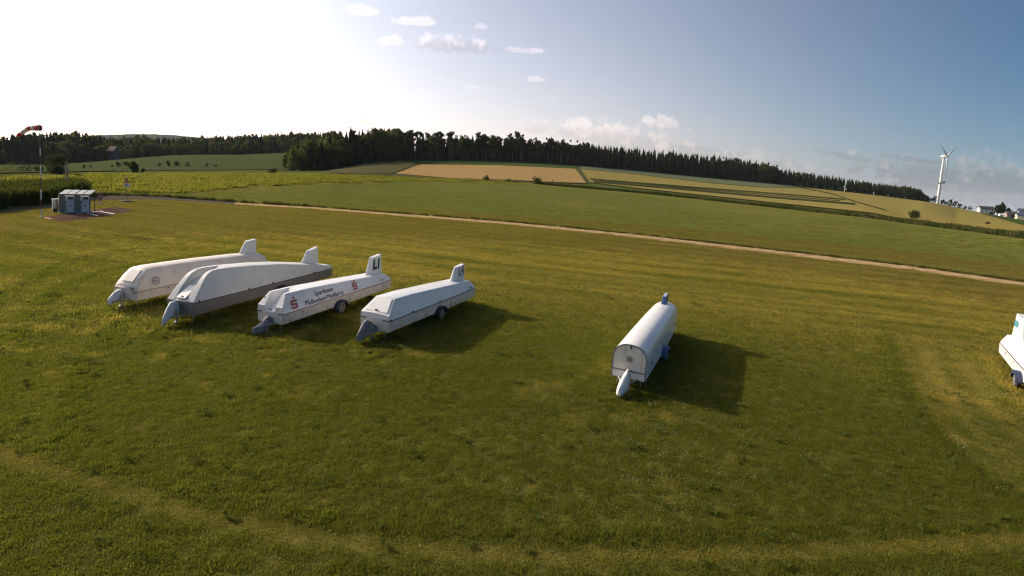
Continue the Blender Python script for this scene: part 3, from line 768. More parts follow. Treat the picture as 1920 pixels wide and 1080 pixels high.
M_HILL = mat_basic('far_wooded_hill', (.035, .055, .035), 1.0, var=.3, scale=.01, spec=0)
hills('hills', [(60, 262), (150, 256), (195, 253), (240, 251.5), (290, 251.5), (330, 253.5), (380, 258), (430, 262), (520, 264)], 4300, M_HILL, 'blue wooded hills on the horizon')
hills('hills', [(120, 262), (185, 257), (250, 256.5), (330, 258), (400, 261), (470, 264)], 3300, M_HILL, 'lower ridge in front of the far hills')
#@@NEXT
# ------------------------------------------------------------------ grass, flowers, crops
def blade_clump(seed, n, R, h0, h1, wid):
    rg = np.random.default_rng(seed); V = []; F = []; k = 0
    for i in range(n):
        r = R * math.sqrt(rg.random()); a = rg.uniform(0, 6.28); x, y = r * math.cos(a), r * math.sin(a)
        h = rg.uniform(h0, h1); b = rg.uniform(0, 6.28); ln = rg.uniform(.2, .9) * h; c = rg.uniform(0, 6.28)
        wx, wy = math.cos(c) * wid * .5, math.sin(c) * wid * .5
        mx, my, mz = x + math.cos(b) * ln * .35, y + math.sin(b) * ln * .35, h * .62
        tx, ty, tz = x + math.cos(b) * ln, y + math.sin(b) * ln, h
        V += [(x - wx, y - wy, -.02), (x + wx, y + wy, -.02), (mx + wx * .8, my + wy * .8, mz), (mx - wx * .8, my - wy * .8, mz), (tx, ty, tz), (tx, ty, tz + .001)]
        F += [(k, k + 1, k + 2, k + 3), (k + 3, k + 2, k + 4, k + 5)]; k += 6
    return np_mesh('grass_clump', V, F)
def grass_mat(name, g1, g2, dryc, trans=.4):
    mt = bpy.data.materials.new(name); mt.use_nodes = True; N = NT(mt.node_tree)
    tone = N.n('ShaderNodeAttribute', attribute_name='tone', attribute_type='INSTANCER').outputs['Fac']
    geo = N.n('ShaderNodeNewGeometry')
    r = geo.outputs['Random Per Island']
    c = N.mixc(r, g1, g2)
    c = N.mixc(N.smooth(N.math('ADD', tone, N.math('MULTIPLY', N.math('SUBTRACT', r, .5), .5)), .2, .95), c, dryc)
    d = N.n('ShaderNodeBsdfDiffuse', ins={0: c, 1: .3}); t = N.n('ShaderNodeBsdfTranslucent', ins={0: N.mixc(.35, c, (.22, .24, .02))})
    mx = N.n('ShaderNodeMixShader', ins={0: trans, 1: d.outputs[0], 2: t.outputs[0]})
    N.n('ShaderNodeOutputMaterial', ins={0: mx.outputs[0]}); return mt
M_BLADE = grass_mat('grass_blades', (.096, .115, .015), (.175, .190, .026), (.54, .41, .085), .5)
M_BLADE3 = grass_mat('beyond_track_blades', (.115, .115, .02), (.17, .155, .028), (.30, .22, .06), .45)
M_BLADE2 = grass_mat('meadow_blades', (.16, .165, .022), (.22, .21, .03), (.30, .25, .06), .5)
def scatter(name, P, scl, tone, meshes, mat, label, tilt=None):
    """one object of instanced clumps at points P"""
    lib = bpy.data.collections.new(name + '_parts')
    for i, me in enumerate(meshes):
        me.materials.clear(); me.materials.append(mat if not isinstance(mat, list) else mat[i]); o = bpy.data.objects.new('%s_clump' % name, me); lib.objects.link(o)
    me = bpy.data.meshes.new(name); me.vertices.add(len(P)); me.vertices.foreach_set('co', np.asarray(P, np.float32).ravel())
    n = len(P)
    rot = np.zeros((n, 3), np.float32); rot[:, 2] = rng.uniform(0, 2 * math.pi, n)
    for nm, v, ty in (('rot', rot, 'FLOAT_VECTOR'), ('scl', np.asarray(scl, np.float32), 'FLOAT_VECTOR')):
        a = me.attributes.new(nm, ty, 'POINT'); a.data.foreach_set('vector', v.ravel().astype(np.float32))
    a = me.attributes.new('tone', 'FLOAT', 'POINT'); a.data.foreach_set('value', np.asarray(tone, np.float32))
    a = me.attributes.new('var', 'INT', 'POINT'); a.data.foreach_set('value', rng.integers(0, len(meshes), n).astype(np.int32))
    o = link(name, me)
    ng = bpy.data.node_groups.new(name + '_nodes', 'GeometryNodeTree')
    ng.interface.new_socket('Geometry', in_out='INPUT', socket_type='NodeSocketGeometry'); ng.interface.new_socket('Geometry', in_out='OUTPUT', socket_type='NodeSocketGeometry')
    gi = ng.nodes.new('NodeGroupInput'); go = ng.nodes.new('NodeGroupOutput')
    ci = ng.nodes.new('GeometryNodeCollectionInfo'); ci.inputs[0].default_value = lib; ci.inputs[1].default_value = True; ci.inputs[2].default_value = True
    ip = ng.nodes.new('GeometryNodeInstanceOnPoints'); ip.inputs['Pick Instance'].default_value = True
    def attr(nm, ty):
        a = ng.nodes.new('GeometryNodeInputNamedAttribute'); a.data_type = ty; a.inputs[0].default_value = nm; return a.outputs[0]
    L = ng.links.new
    m2p = ng.nodes.new('GeometryNodeMeshToPoints')
    L(gi.outputs[0], m2p.inputs[0]); L(m2p.outputs[0], ip.inputs['Points']); L(ci.outputs[0], ip.inputs['Instance'])
    L(attr('var', 'INT'), ip.inputs['Instance Index']); L(attr('scl', 'FLOAT_VECTOR'), ip.inputs['Scale'])
    e2r = ng.nodes.new('FunctionNodeEulerToRotation'); L(attr('rot', 'FLOAT_VECTOR'), e2r.inputs[0]); L(e2r.outputs[0], ip.inputs['Rotation'])
    L(ip.outputs[0], go.inputs[0])
    md = o.modifiers.new('scatter', 'NODES'); md.node_group = ng
    tag(o, label, kind='stuff'); return o
def in_frame(X, Y, Z, margin=60):
    v = np.stack([X, Y, Z - CAM_H], 1); w = v @ _f
    with np.errstate(divide='ignore', invalid='ignore'):
        px = 960 + F_PX * (v @ CR) / w; py = 540 + SHIFT - F_PX * (v @ CU) / w
    return (w > 1) & (px > -margin) & (px < 1920 + margin) & (py > -50) & (py < 1080 + margin * 2), px, py
ROADC = gxy([(158, 374), (200, 368), (247, 369), (300, 370.6), (380, 376.8), (467, 383), (587, 389.8), (755, 403), (932, 416.5), (1051, 428), (1195, 442.6), (1420, 468.3), (1696, 501), (1913, 531.8), (2100, 560)])
ROADL = gxy([(-60, 403.5), (0, 396.7), (95, 385), (158, 374)])
PAD = gxy([(81, 408.5), (111, 416), (170, 411), (257, 394.3), (218.5, 387.5), (120, 401)])
def in_poly(x, y, P):
    ins = np.zeros(x.shape, bool)
    for (x0, y0), (x1, y1) in zip(P, P[1:] + P[:1]):
        c = ((y0 > y) != (y1 > y)) & (x < (x1 - x0) * (y - y0) / (y1 - y0 + 1e-12) + x0); ins ^= c
    return ins
def points_band(r0, r1, dens, jitter_dens=None):
    A = 0.5 * (r1**2 - r0**2) * R_(96); n = int(A * dens)
    r = np.sqrt(rng.uniform(r0**2, r1**2, n)); p = rng.uniform(R_(-48), R_(48), n)
    X, Y = r * np.sin(p), r * np.cos(p); ok, px, py = in_frame(X, Y, np.zeros(n)); X, Y = X[ok], Y[ok]
    d1, _ = dist_poly(X, Y, ROADC); d2, _ = dist_poly(X, Y, ROADL)
    keep = (d1 > 1.7) & (d2 > 1.5) & ~in_poly(X, Y, PAD)
    return X[keep], Y[keep]
SMALLC = [blade_clump(500 + i, 46, .16, .03, .075, .010) for i in range(4)]
MIDC = [blade_clump(520 + i, 46, .34, .035, .085, .022) for i in range(4)]
BIGC = [blade_clump(540 + i, 46, .75, .04, .10, .05) for i in range(4)]
def lawn(r0, r1, dens, meshes, f0=0.0, f1=0.0):
    X, Y = points_band(r0, r1, dens); rr = np.hypot(X, Y) + 2.5 * (fbm(X, Y, 3.0, 93) - .5) * (f0 > 0 or f1 > 0)
    pk = (sstep(r0, r0 + f0, rr) if f0 else 1.0) * (1 - sstep(r1 - f1, r1, rr) if f1 else 1.0); kk = rng.random(len(X)) < pk; X, Y = X[kk], Y[kk]
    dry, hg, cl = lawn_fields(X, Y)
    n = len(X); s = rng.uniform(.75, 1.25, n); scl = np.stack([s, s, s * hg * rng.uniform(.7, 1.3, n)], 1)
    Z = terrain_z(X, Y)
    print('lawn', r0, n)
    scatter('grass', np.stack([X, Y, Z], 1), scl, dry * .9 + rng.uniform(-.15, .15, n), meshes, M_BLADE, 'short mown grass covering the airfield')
lawn(8, 31, 50, SMALLC, 0, 8)
lawn(23, 66, 11, MIDC, 8, 16)
lawn(50, 100, 3.2, BIGC, 16, 0)
# white clover and yellow flower heads
def flower_mesh(seed, n, R, s, h):
    rg = np.random.default_rng(seed); V = []; F = []; k = 0
    for i in range(n):
        r = R * math.sqrt(rg.random()); a = rg.uniform(0, 6.28); c = np.array([r * math.cos(a), r * math.sin(a), rg.uniform(h * .7, h * 1.2)]); q = s * rg.uniform(.7, 1.2)
        V += [c + (q, 0, 0), c + (0, q, 0), c + (-q, 0, 0), c + (0, -q, 0), c + (0, 0, q), c + (0, 0, -q)]
        F += [(k, k + 1, k + 4), (k + 1, k + 2, k + 4), (k + 2, k + 3, k + 4), (k + 3, k, k + 4), (k + 1, k, k + 5), (k + 2, k + 1, k + 5), (k + 3, k + 2, k + 5), (k, k + 3, k + 5)]; k += 6
    return np_mesh('flower_heads', V, F)
M_CLOV = mat_basic('clover_flower', (.42, .40, .30), .9); M_YEL = mat_basic('yellow_flower', (.34, .26, .05), .9); M_BRNF = mat_basic('withered_heads', (.26, .15, .07), .9)
X, Y = points_band(12, 45, 9); dry, hg, cl = lawn_fields(X, Y)
k = rng.random(len(X)) < cl * .6 + .012; X, Y, hg = X[k], Y[k], hg[k]
mats = [M_CLOV, M_CLOV, M_YEL, M_BRNF]
scatter('clover_flowers', np.stack([X, Y, np.zeros(len(X))], 1), np.stack([np.ones(len(X))] * 2 + [hg], 1), np.zeros(len(X)), [flower_mesh(600 + i, 5, .35, .012, .05) for i in range(4)], mats, 'white clover and small weeds flowering in the grass round the trailers')
# bigger weed tufts (dandelion rosettes) in the lawn
def rosette(seed):
    rg = np.random.default_rng(seed); V = []; F = []; k = 0
    for i in range(9):
        a = rg.uniform(0, 6.28); l = rg.uniform(.06, .13); w = l * .22; c, s_ = math.cos(a), math.sin(a)
        V += [(0, 0, .01), (c * l * .6 - s_ * w, s_ * l * .6 + c * w, .06), (c * l, s_ * l, .03), (c * l * .6 + s_ * w, s_ * l * .6 - c * w, .06)]; F += [(k, k + 1, k + 2, k + 3)]; k += 4
    return np_mesh('rosette', V, F)
M_ROS = leaf_mat('weed_leaves', (.085, .11, .018), (.13, .15, .03), .3)
X, Y = points_band(9, 40, .5)
scatter('weeds', np.stack([X, Y, np.full(len(X), .02)], 1), np.stack([rng.uniform(.8, 1.9, len(X))] * 3, 1), np.zeros(len(X)), [rosette(620 + i) for i in range(3)], M_ROS, 'broad leaved weed rosettes in the lawn')

def stalk_clump(seed, n, R, h, wid, leafy=True):
    rg = np.random.default_rng(seed); V = []; F = []; k = 0
    for i in range(n):
        r = R * math.sqrt(rg.random()); a = rg.uniform(0, 6.28); x, y = r * math.cos(a), r * math.sin(a); hh = h * rg.uniform(.7, 1.1); b = rg.uniform(0, 6.28); c = rg.uniform(0, 6.28)
        l = hh * rg.uniform(.05, .35); wx, wy = math.cos(c) * wid, math.sin(c) * wid
        z0 = 0 if rg.random() < .6 else hh * rg.uniform(.2, .6)
        V += [(x - wx, y - wy, z0), (x + wx, y + wy, z0), (x + math.cos(b) * l + wx * .5, y + math.sin(b) * l + wy * .5, hh), (x + math.cos(b) * l - wx * .5, y + math.sin(b) * l - wy * .5, hh * .97)]
        F += [(k, k + 1, k + 2, k + 3)]; k += 4
    return np_mesh('stalk_clump', V, F)
# tall grass strip right of the wheat
M_TALL = grass_mat('tall_verge_grass', (.035, .050, .014), (.070, .085, .026), (.17, .15, .06), .3)
ST = [(1003, 344.5), (1060, 350), (1195, 361.5), (1300, 372), (1410, 384.5), (1520, 397), (1635, 409.5), (1696, 418), (1800, 431), (1920, 447.5), (2060, 470)]
P = gxy(ST); pts = []; hs = []
for p, q in zip(P, P[1:]):
    p, q = np.array(p), np.array(q); L = np.linalg.norm(q - p); n = int(L * 7.5 * 1.7)
    t = rng.random(n); o_ = rng.uniform(-.5, 7.0, n); nn = (p / np.linalg.norm(p))
    X = p[0] + (q - p)[0] * t + nn[0] * o_; Y = p[1] + (q - p)[1] * t + nn[1] * o_
    pts.append(np.stack([X, Y, terrain_z(X, Y)], 1)); hs.append(np.clip(1.0 - np.abs(o_ - 2.5) / 9, .4, 1) * rng.uniform(.6, 1.15, n) * (.75 + .6 * fbm(X, Y, 6, 70)))
pts = np.concatenate(pts); hs = np.concatenate(hs)
STK = [stalk_clump(640 + i, 26, .75, 1.15, .07) for i in range(4)]
scatter('tall_grass', pts, np.stack([np.ones(len(pts))] * 2 + [hs], 1), rng.uniform(0, .8, len(pts)) * (fbm(pts[:, 0], pts[:, 1], 9, 71) > .45), STK, M_TALL, 'tall uncut grass strip between the meadow and the barley')
# tall crop at the left
M_CROP = grass_mat('tall_crop_leaves', (.028, .045, .014), (.055, .075, .022), (.10, .11, .035), .3)
CP = gxy([(-80, 400), (0, 392), (50, 386.5), (95, 381), (150, 370), (163, 362), (150, 356.5), (110, 359), (60, 362), (0, 365), (-80, 369)])
CPa = np.array(CP); x0, y0 = CPa.min(0); x1, y1 = CPa.max(0); n = int((x1 - x0) * (y1 - y0) * 5.0)
X = rng.uniform(x0, x1, n); Y = rng.uniform(y0, y1, n); k = in_poly(X, Y, CP); X, Y = X[k], Y[k]
scatter('tall_crop', np.stack([X, Y, terrain_z(X, Y)], 1), np.stack([np.ones(len(X))] * 2 + [rng.uniform(.8, 1.1, len(X))], 1), rng.uniform(0, .35, len(X)), [stalk_clump(660 + i, 34, .5, 2.0, .07) for i in range(4)], M_CROP, 'tall dark green crop beside the fuel station')
# unkempt verge along the far side of the road and track
pts = []
for p, q in list(zip(ROADC, ROADC[1:])):
    p, q = np.array(p), np.array(q); L = np.linalg.norm(q - p); n = int(L * 7); t = rng.random(n); nn = p / np.linalg.norm(p); o_ = 1.75 + rng.random(n) ** 2 * 1.0
    X = p[0] + (q - p)[0] * t + nn[0] * o_; Y = p[1] + (q - p)[1] * t + nn[1] * o_; pts.append(np.stack([X, Y, terrain_z(X, Y)], 1))
pts = np.concatenate(pts)
VG = [blade_clump(680 + i, 40, .35, .12, .36, .03) for i in range(4)]
far = np.clip((np.hypot(pts[:, 0], pts[:, 1]) - 50) / 40, 0, 1); hsc = (.45 + .75 * far) * rng.uniform(.5, 1.2, len(pts)) * np.where(pts[:, 0] < -35, 1.6, 1.0)
scatter('verge_grass', pts, np.stack([np.ones(len(pts))] * 2 + [hsc], 1), rng.uniform(0, .5, len(pts)), VG, M_TALL, 'longer grass along the far edge of the track')
# meadow beyond the track: sparse large clumps giving it a nap
def band_px(poly_px, dens):
    P = gxy(poly_px); A = np.array(P); x0, y0 = A.min(0); x1, y1 = A.max(0); n = int((x1 - x0) * (y1 - y0) * dens)
    X = rng.uniform(x0, x1, n); Y = rng.uniform(y0, y1, n); k = in_poly(X, Y, P); X, Y = X[k], Y[k]
    ok, _, _ = in_frame(X, Y, terrain_z(X, Y)); return X[ok], Y[ok]
X, Y = band_px([(0, 344), (60, 347), (160, 355), (247, 361), (330, 363), (463, 351), (755, 340), (989, 344), (908, 338.5), (740, 332.5), (520, 326.5), (320, 326.3), (167, 328), (0, 334)], .55)
print('meadow clumps', len(X))
scatter('meadow_grass', np.stack([X, Y, terrain_z(X, Y)], 1), np.stack([rng.uniform(.8, 1.3, len(X))] * 2 + [rng.uniform(.5, 1.3, len(X))], 1), rng.uniform(0, .7, len(X)), [stalk_clump(700 + i, 30, 1.1, .5, .10) for i in range(4)], M_BLADE2, 'knee high unmown meadow grass beyond the road')
X, Y = band_px([(357, 368), (467, 378.5), (755, 397), (1051, 421), (1420, 458), (1696, 490), (1960, 527), (1960, 460), (1696, 421), (1410, 388), (1195, 365.5), (989, 347.5), (755, 343), (520, 352), (380, 364)], .8)
print('mid clumps', len(X)); v_ = (X * 0.265 + Y * 0.964); tn = np.clip(.35 + 1.3 * (fbm(X * .1, v_, 1.6, 75, 3) - .5) + .8 * (fbm(X, Y, 14, 76) - .5), 0, 1)
scatter('mown_grass', np.stack([X, Y, terrain_z(X, Y)], 1), np.stack([rng.uniform(.8, 1.3, len(X))] * 2 + [rng.uniform(.6, 1.4, len(X))], 1), tn * .8, BIGC, M_BLADE3, 'mown grass of the meadow beyond the track')
#@@NEXT
# ------------------------------------------------------------------ glider trailers
M_WHITE = mat_basic('white_gelcoat', (.80, .77, .74), .32, var=.03, scale=1.5, dirt=(.50, .48, .42), dirt_amt=.25, coat=.3)
M_WHITEB = mat_basic('white_lid', (.76, .74, .73), .35, var=.03, scale=1.5, dirt=(.55, .54, .50), dirt_amt=.2, coat=.3)
M_TUB = mat_basic('white_tub', (.68, .63, .55), .5, var=.05, scale=1.2, dirt=(.30, .30, .20), dirt_amt=.3, low_dirt=.8)
M_DIRTY = mat_basic('dirty_white_panel', (.64, .62, .58), .4, var=.05, scale=1.0, dirt=(.45, .43, .38), dirt_amt=.45)
M_CREAM = mat_basic('weathered_cream', (.80, .69, .60), .5, var=.05, scale=1.0, dirt=(.42, .38, .30), dirt_amt=.35)
M_ALU = mat_basic('grey_aluminium', (.22, .20, .18), .5, metal=.3, var=.08, scale=.8, dirt=(.22, .20, .18), dirt_amt=.4)
M_BLACK = mat_basic('black_rubber', (.02, .02, .022), .6); M_TYRE = mat_basic('tyre', (.025, .025, .025), .8)
M_RIM = mat_basic('wheel_rim', (.55, .53, .48), .4, metal=.6); M_NAVY = mat_basic('navy_fender', (.03, .04, .09), .5)
M_BLUE = mat_basic('blue_plastic', (.035, .085, .22), .4); M_GREYT = mat_basic('grey_trim', (.20, .19, .21), .5, metal=.3)
M_RED = mat_basic('red_stripe', (.30, .03, .035), .5); M_STEEL = mat_basic('galvanised_steel', (.38, .38, .37), .45, metal=.7)
M_CLOTH = mat_basic('grey_cover', (.20, .19, .20), .85, var=.2, scale=5, bump=.5, bscale=8)
M_CLOTHW = mat_basic('white_cover', (.70, .69, .68), .7, var=.12, scale=4, bump=.4, bscale=7)
M_INK = mat_basic('black_print', (.02, .02, .025), .6); M_TEAL = mat_basic('teal_print', (.05, .28, .36), .6); M_REDP = mat_basic('red_print', (.42, .06, .06), .6)
M_GREYP = mat_basic('grey_print', (.16, .16, .18), .6); M_BROWNP = mat_basic('brown_seam', (.16, .09, .06), .6)

def text_mesh(txt, size, extrude=.004, bold=0.0, shear=0.0, align='LEFT'):
    cu = bpy.data.curves.new('t', 'FONT'); cu.body = txt; cu.size = size; cu.extrude = extrude; cu.offset = bold; cu.shear = shear; cu.align_x = align; cu.resolution_u = 3
    o = bpy.data.objects.new('t', cu); COL.objects.link(o); dg = bpy.context.evaluated_depsgraph_get(); me = bpy.data.meshes.new_from_object(o.evaluated_get(dg))
    bpy.data.objects.remove(o); return me
def on_surface(name, me, mat, parent, O, U, V):
    """place a flat mesh (x right, y up) on a plane through O with right U and up V (parent coordinates)"""
    U = Vector(U).normalized(); V = Vector(V); V = (V - U * V.dot(U)).normalized(); W = U.cross(V)
    M = Matrix((U, V, W)).transposed().to_4x4(); M.translation = Vector(O)
    me.transform(M); return link(name, me, parent, mat)
def flat_mesh(polys, th=.004):
    b = bmesh.new()
    for P in polys:
        v0 = [b.verts.new((x, y, 0)) for x, y in P]; v1 = [b.verts.new((x, y, th)) for x, y in P]; n = len(P)
        b.faces.new(v0[::-1]); b.faces.new(v1)
        for i in range(n): b.faces.new((v0[i], v0[(i + 1) % n], v1[(i + 1) % n], v1[i]))
    bmesh.ops.triangulate(b, faces=b.faces[:]); me = bpy.data.meshes.new('f'); b.to_mesh(me); b.free(); return me
def rect(x0, y0, x1, y1): return [(x0, y0), (x1, y0), (x1, y1), (x0, y1)]
def disc_pts(cx, cy, r, n=24): return [(cx + r * math.cos(2 * math.pi * i / n), cy + r * math.sin(2 * math.pi * i / n)) for i in range(n)]
def bars_mesh(s, n): return flat_mesh([rect(i * s * .9, 0, i * s * .9 + s * (.45 + .25 * (i % 2)), s * (.45 + .2 * ((i + 1) % 2))) for i in range(n)], .004)
def ring_polys(cx, cy, r0, r1, n=28):
    out = []
    for i in range(n):
        a, b = 2 * math.pi * i / n, 2 * math.pi * (i + 1) / n
        out.append([(cx + r0 * math.cos(a), cy + r0 * math.sin(a)), (cx + r1 * math.cos(a), cy + r1 * math.sin(a)), (cx + r1 * math.cos(b), cy + r1 * math.sin(b)), (cx + r0 * math.cos(b), cy + r0 * math.sin(b))])
    return out

def wheel(parent, x, y, sgn, fmat, r=.33, fx=(.62, .58), fz=.82):
    mb = MB(); prof = [(.0, r - .10), (.02, r - .03), (.05, r), (.15, r), (.18, r - .03), (.20, r - .10)]; n = 24
    mb.loft([[(x + q * math.cos(2 * math.pi * i / n), y + sgn * d, r + q * math.sin(2 * math.pi * i / n)) for i in range(n)] for d, q in prof], cap=True)
    w = mb.build('wheel', M_TYRE, parent, angle=40)
    mb = MB(); yo = y + sgn * .2
    n = 24
    mb.loft([[(x + q * math.cos(2 * math.pi * i / n), yo + sgn * d, r + q * math.sin(2 * math.pi * i / n)) for i in range(n)] for d, q in [(-.04, r - .085), (.012, r - .09), (.012, r - .12), (-.02, r - .125)]], cap=False)
    mb.tube((x, yo - sgn * .03, r), (x, yo + sgn * .02, r), .055, seg=12)
    for k in range(5):
        a = 2 * math.pi * k / 5 + .3; c = Vector((x + math.cos(a) * .12, yo - sgn * .01, r + math.sin(a) * .12)); mb.box(c, (.17, .025, .05), Matrix.Rotation(-a, 3, 'Y'))
    mb.build('rim', M_RIM, w)
    mb = MB(); y0, y1 = y - sgn * .04, y + sgn * .25; rad = r + .10; pts = []
    for k in range(13):
        a = math.pi * (1.02 - 1.04 * k / 12); pts.append((x + rad * 1.12 * math.cos(a), r + rad * min(1, .0 + abs(math.sin(a)) ** .8) * (1 if math.sin(a) > 0 else -.15)))
    inner = [(x + (px - x) * .94, r + (pz - r) * .94) for px, pz in pts]
    rings = []
    for yy, use_in in ((y0, 0), (y1, 0), (y1, 1), (y0, 1)):
        P = inner if use_in else pts; rings.append([(px, yy, pz) for px, pz in P])
    mb.loft(rings + [rings[0]], cap=False, closed=False)
    mb.prism([(px, y1, pz) for px, pz in pts] + [(px, y1, r + (pz - r) * .80 if pz > r else pz) for px, pz in [(x + (a - x) * .84, r + (b - r) * .84) for a, b in pts[::-1]]], (0, sgn * .012, 0))
    mb.build('fender', fmat, parent, angle=50); return w

def cover(parent, st, mat, name='drawbar_cover'):
    """fabric hood over the coupling; st: (x, y, half width, z top, z bottom)"""
    mb = MB(); rings = []
    for k, (x, yc, hw, zt, zb) in enumerate(st):
        r = []
        for t in np.linspace(0, 1, 13):
            a = math.pi * t; yy = yc + hw * math.cos(a) * (1 + .08 * math.sin(5 * a + k)); s = math.sin(a) ** .9; zz = zb + (zt - zb) * s + .015 * math.sin(7 * a + 2 * k)
            r.append((x + .02 * math.sin(4 * a + k), yy, zz))
        rings.append(r)
    mb.loft(rings, cap=False, closed=False)
    o = mb.build(name, mat, parent, angle=60); sd = o.modifiers.new('thick', 'SOLIDIFY'); sd.thickness = .012; return o

def lathe_x(P): return P
def fin_part(parent, base, top, mat, th=(.17, .13), z0=1.2, rear_th=None):
    """upright box fin. base/top: (x0, x1, z). tapered to the front"""
    mb = MB(); (a0, a1, az), (b0, b1, bz0, bz1) = base, top; w0, w1 = th
    def ring(x0, x1, zf, zr, w): return [(x0, 0 - w * .28, zf), (x0 + .18, -w, zf), (x1, -w, zr), (x1, w, zr), (x0 + .18, w, zf), (x0, w * .28, zf)]
    mb.loft([ring(a0, a1, az, az, w0), ring(b0, b1, bz0, bz1, w1)]); return mb.build('fin', mat, parent, bevel=.01, angle=30, flat=True)

def hull_ring(w, zb, zs, flare=0.0): return [(-w / 2, zs), (-w / 2, zb), (w / 2, zb), (w / 2, zs)]
def trailer(k, name, label, group=None):
    T = TR[k]; e = empty(name, (T['o'][0], T['o'][1], 0), math.pi / 2 - R_(T['az']), label, 'trailer', 'glider trailers parked on the grass')
    return e, T['L'], T['w']
def tub(e, L, w, zb, zs, mat, zs_r=None, taper=.92):
    mb = MB(); zr = zs if zs_r is None else zs_r; st = []
    for x, ww, a in [(0, w * .97, zb), (.04, w, zb), (L * .6, w, zb), (L, w * taper, zb + .02)]:
        z = zs + (zr - zs) * x / L; st.append([(x, -ww / 2, z), (x, -ww / 2 + .02, a), (x, ww / 2 - .02, a), (x, ww / 2, z)])
    mb.loft(st); return mb.build('tub', mat, e, bevel=.015, angle=30, flat=True)
def seam(e, L, w, zs, zr, mat, h=.035, out=.012, taper=.92):
    mb = MB(); n = 12
    for sgn in (-1, 1):
        rings = []
        for i in range(n + 1):
            x = L * i / n; ww = w if x < L * .6 else w + (w * taper - w) * (x - L * .6) / (L * .4); z = zs + (zr - zs) * x / L; y = sgn * (ww / 2)
            rings.append([(x, y - sgn * .03, z - h / 2), (x, y + sgn * out, z - h / 2), (x, y + sgn * out, z + h / 2), (x, y - sgn * .03, z + h / 2)])
        mb.loft(rings)
    return mb.build('seam_strip', mat, e)
def drawbar(e, x0=-1.2, zb=.42):
    mb = MB(); mb.tube((0, .35, zb + .03), (x0 + .25, 0, zb - .02), .04); mb.tube((0, -.35, zb + .03), (x0 + .25, 0, zb - .02), .04); mb.tube((x0 + .3, 0, zb - .02), (x0, 0, zb - .02), .05)
    mb.build('drawbar', M_STEEL, e)
    mb = MB(); mb.tube((-.32, -.12, .12), (-.32, -.12, .75), .03); mb.tube((-.32, -.16, .12), (-.32, -.08, .12), .11, seg=14); mb.build('jockey_wheel', M_STEEL, e)
    mb = MB(); mb.tube((.25, -.45, 0), (.25, -.45, zb + .02), .025); mb.tube((.25, .45, 0), (.25, .45, zb + .02), .025); mb.box((.25, -.45, .01), (.12, .12, .02)); mb.box((.25, .45, .01), (.12, .12, .02)); mb.build('support_legs', M_STEEL, e)
def axle(e, x, w):
    mb = MB(); mb.tube((x, -w / 2 - .05, .33), (x, w / 2 + .05, .33), .05); mb.box((x - .2, 0, .38), (.8, .3, .08)); mb.build('axle', M_STEEL, e)
def joints(e, xs, w, zb, zs):
    mb = MB()
    for x in xs:
        for sg in (-1, 1): mb.box((x, sg * (w / 2 - .004), (zb + zs) / 2), (.012, .03, zs - zb - .06))
    mb.build('panel_joint', M_GREYP, e)
    for x in (.6, xs[-1] + .9):
        for sg in (-1, 1): MB().box((x, sg * (w / 2 + .002 - (.02 if x > 5 else 0)), zb + .16), (.09, .02, .045)).build('side_marker', mat_basic('amber_lamp', (.55, .22, .03), .3), e, bevel=.004)
def latches(e, pts, sgn=-1):
    mb = MB()
    for (x, y, z) in pts: mb.box((x, y, z), (.09, .03, .07))
    mb.build('latches', M_BLACK, e, bevel=.006)
def rear_lights(e, L, w, z=.62):
    for s in (-1, 1):
        mb = MB(); mb.box((L + .015, s * (w * .46 - .12), z), (.03, .2, .12)); mb.build('rear_light', mat_basic('red_lamp', (.45, .02, .02), .3), e, bevel=.01)

# --- L4
e, L, w = trailer(4, 'glider_trailer', 'white glider trailer with L4 on its tail fin and square front hatch'); T4 = e
tub(e, L, w, .42, .93, M_TUB, .97); seam(e, L, w, .93, .97, M_BLACK)
mb = MB(); st = []
for x, ys, zs, yr, zr in [(0, .80, .935, .795, 1.17), (.03, .805, .935, .795, 1.20), (.78, .805, .935, .53, 1.80), (2.2, .805, .94, .545, 1.78), (5, .80, .955, .57, 1.64), (8.15, .755, .968, .56, 1.46), (8.58, .745, .97, .65, 1.14)]:
    st.append([(x, -ys, zs), (x, -yr, zr), (x, -yr * .5, zr + .03), (x, 0, zr + .045), (x, yr * .5, zr + .03), (x, yr, zr), (x, ys, zs)])
mb.loft(st); lid4 = mb.build('lid', M_WHITEB, e, bevel=.018, angle=22, flat=True)
# front hatch on the slope
def slope_pt(u, y, off=.012):      # u 0..1 along slope
    x = .03 + .75 * u; z = 1.20 + .60 * u + .04 * (1 - (abs(y) / .8) ** 2); return Vector((x - off * .62, y, z + off * .78))
mb = MB(); a = [slope_pt(.08, -.62), slope_pt(.92, -.42), slope_pt(.92, .42), slope_pt(.08, .62)]; mb.prism([tuple(p) for p in a], (-.012, 0, .016)); mb.build('front_hatch', M_WHITE, e, bevel=.008)
mb = MB(); p = slope_pt(.12, 0, .04); mb.box(p, (.05, .12, .05)); mb.build('hatch_handle', M_BLACK, e)
mb = MB(); mb.box((-.01, .62, .95), (.06, .28, .035)); mb.box((-.01, -.62, .95), (.06, .30, .035)); mb.build('strap', M_BLACK, e, bevel=.005)
fin_part(e, (6.75, 8.2, 1.40), (7.25, 8.2, 2.33, 2.42), M_WHITE)
on_surface('lettering', text_mesh('L4', .68, bold=.018), M_GREYP, e, (7.46, -.168, 1.86), (1, 0, 0), (0, .05, 1))
on_surface('lettering', bars_mesh(.12, 5), M_GREYP, e, (7.45, -.168, 1.74), (1, 0, 0), (0, .05, 1))
on_surface('lettering', bars_mesh(.12, 3), M_INK, e, (7.85, -.748, 1.10), (1, 0, .01), (0, .25, .8))
for s in (-1, 1): wheel(e, 4.45, s * .76, s, M_BLACK)
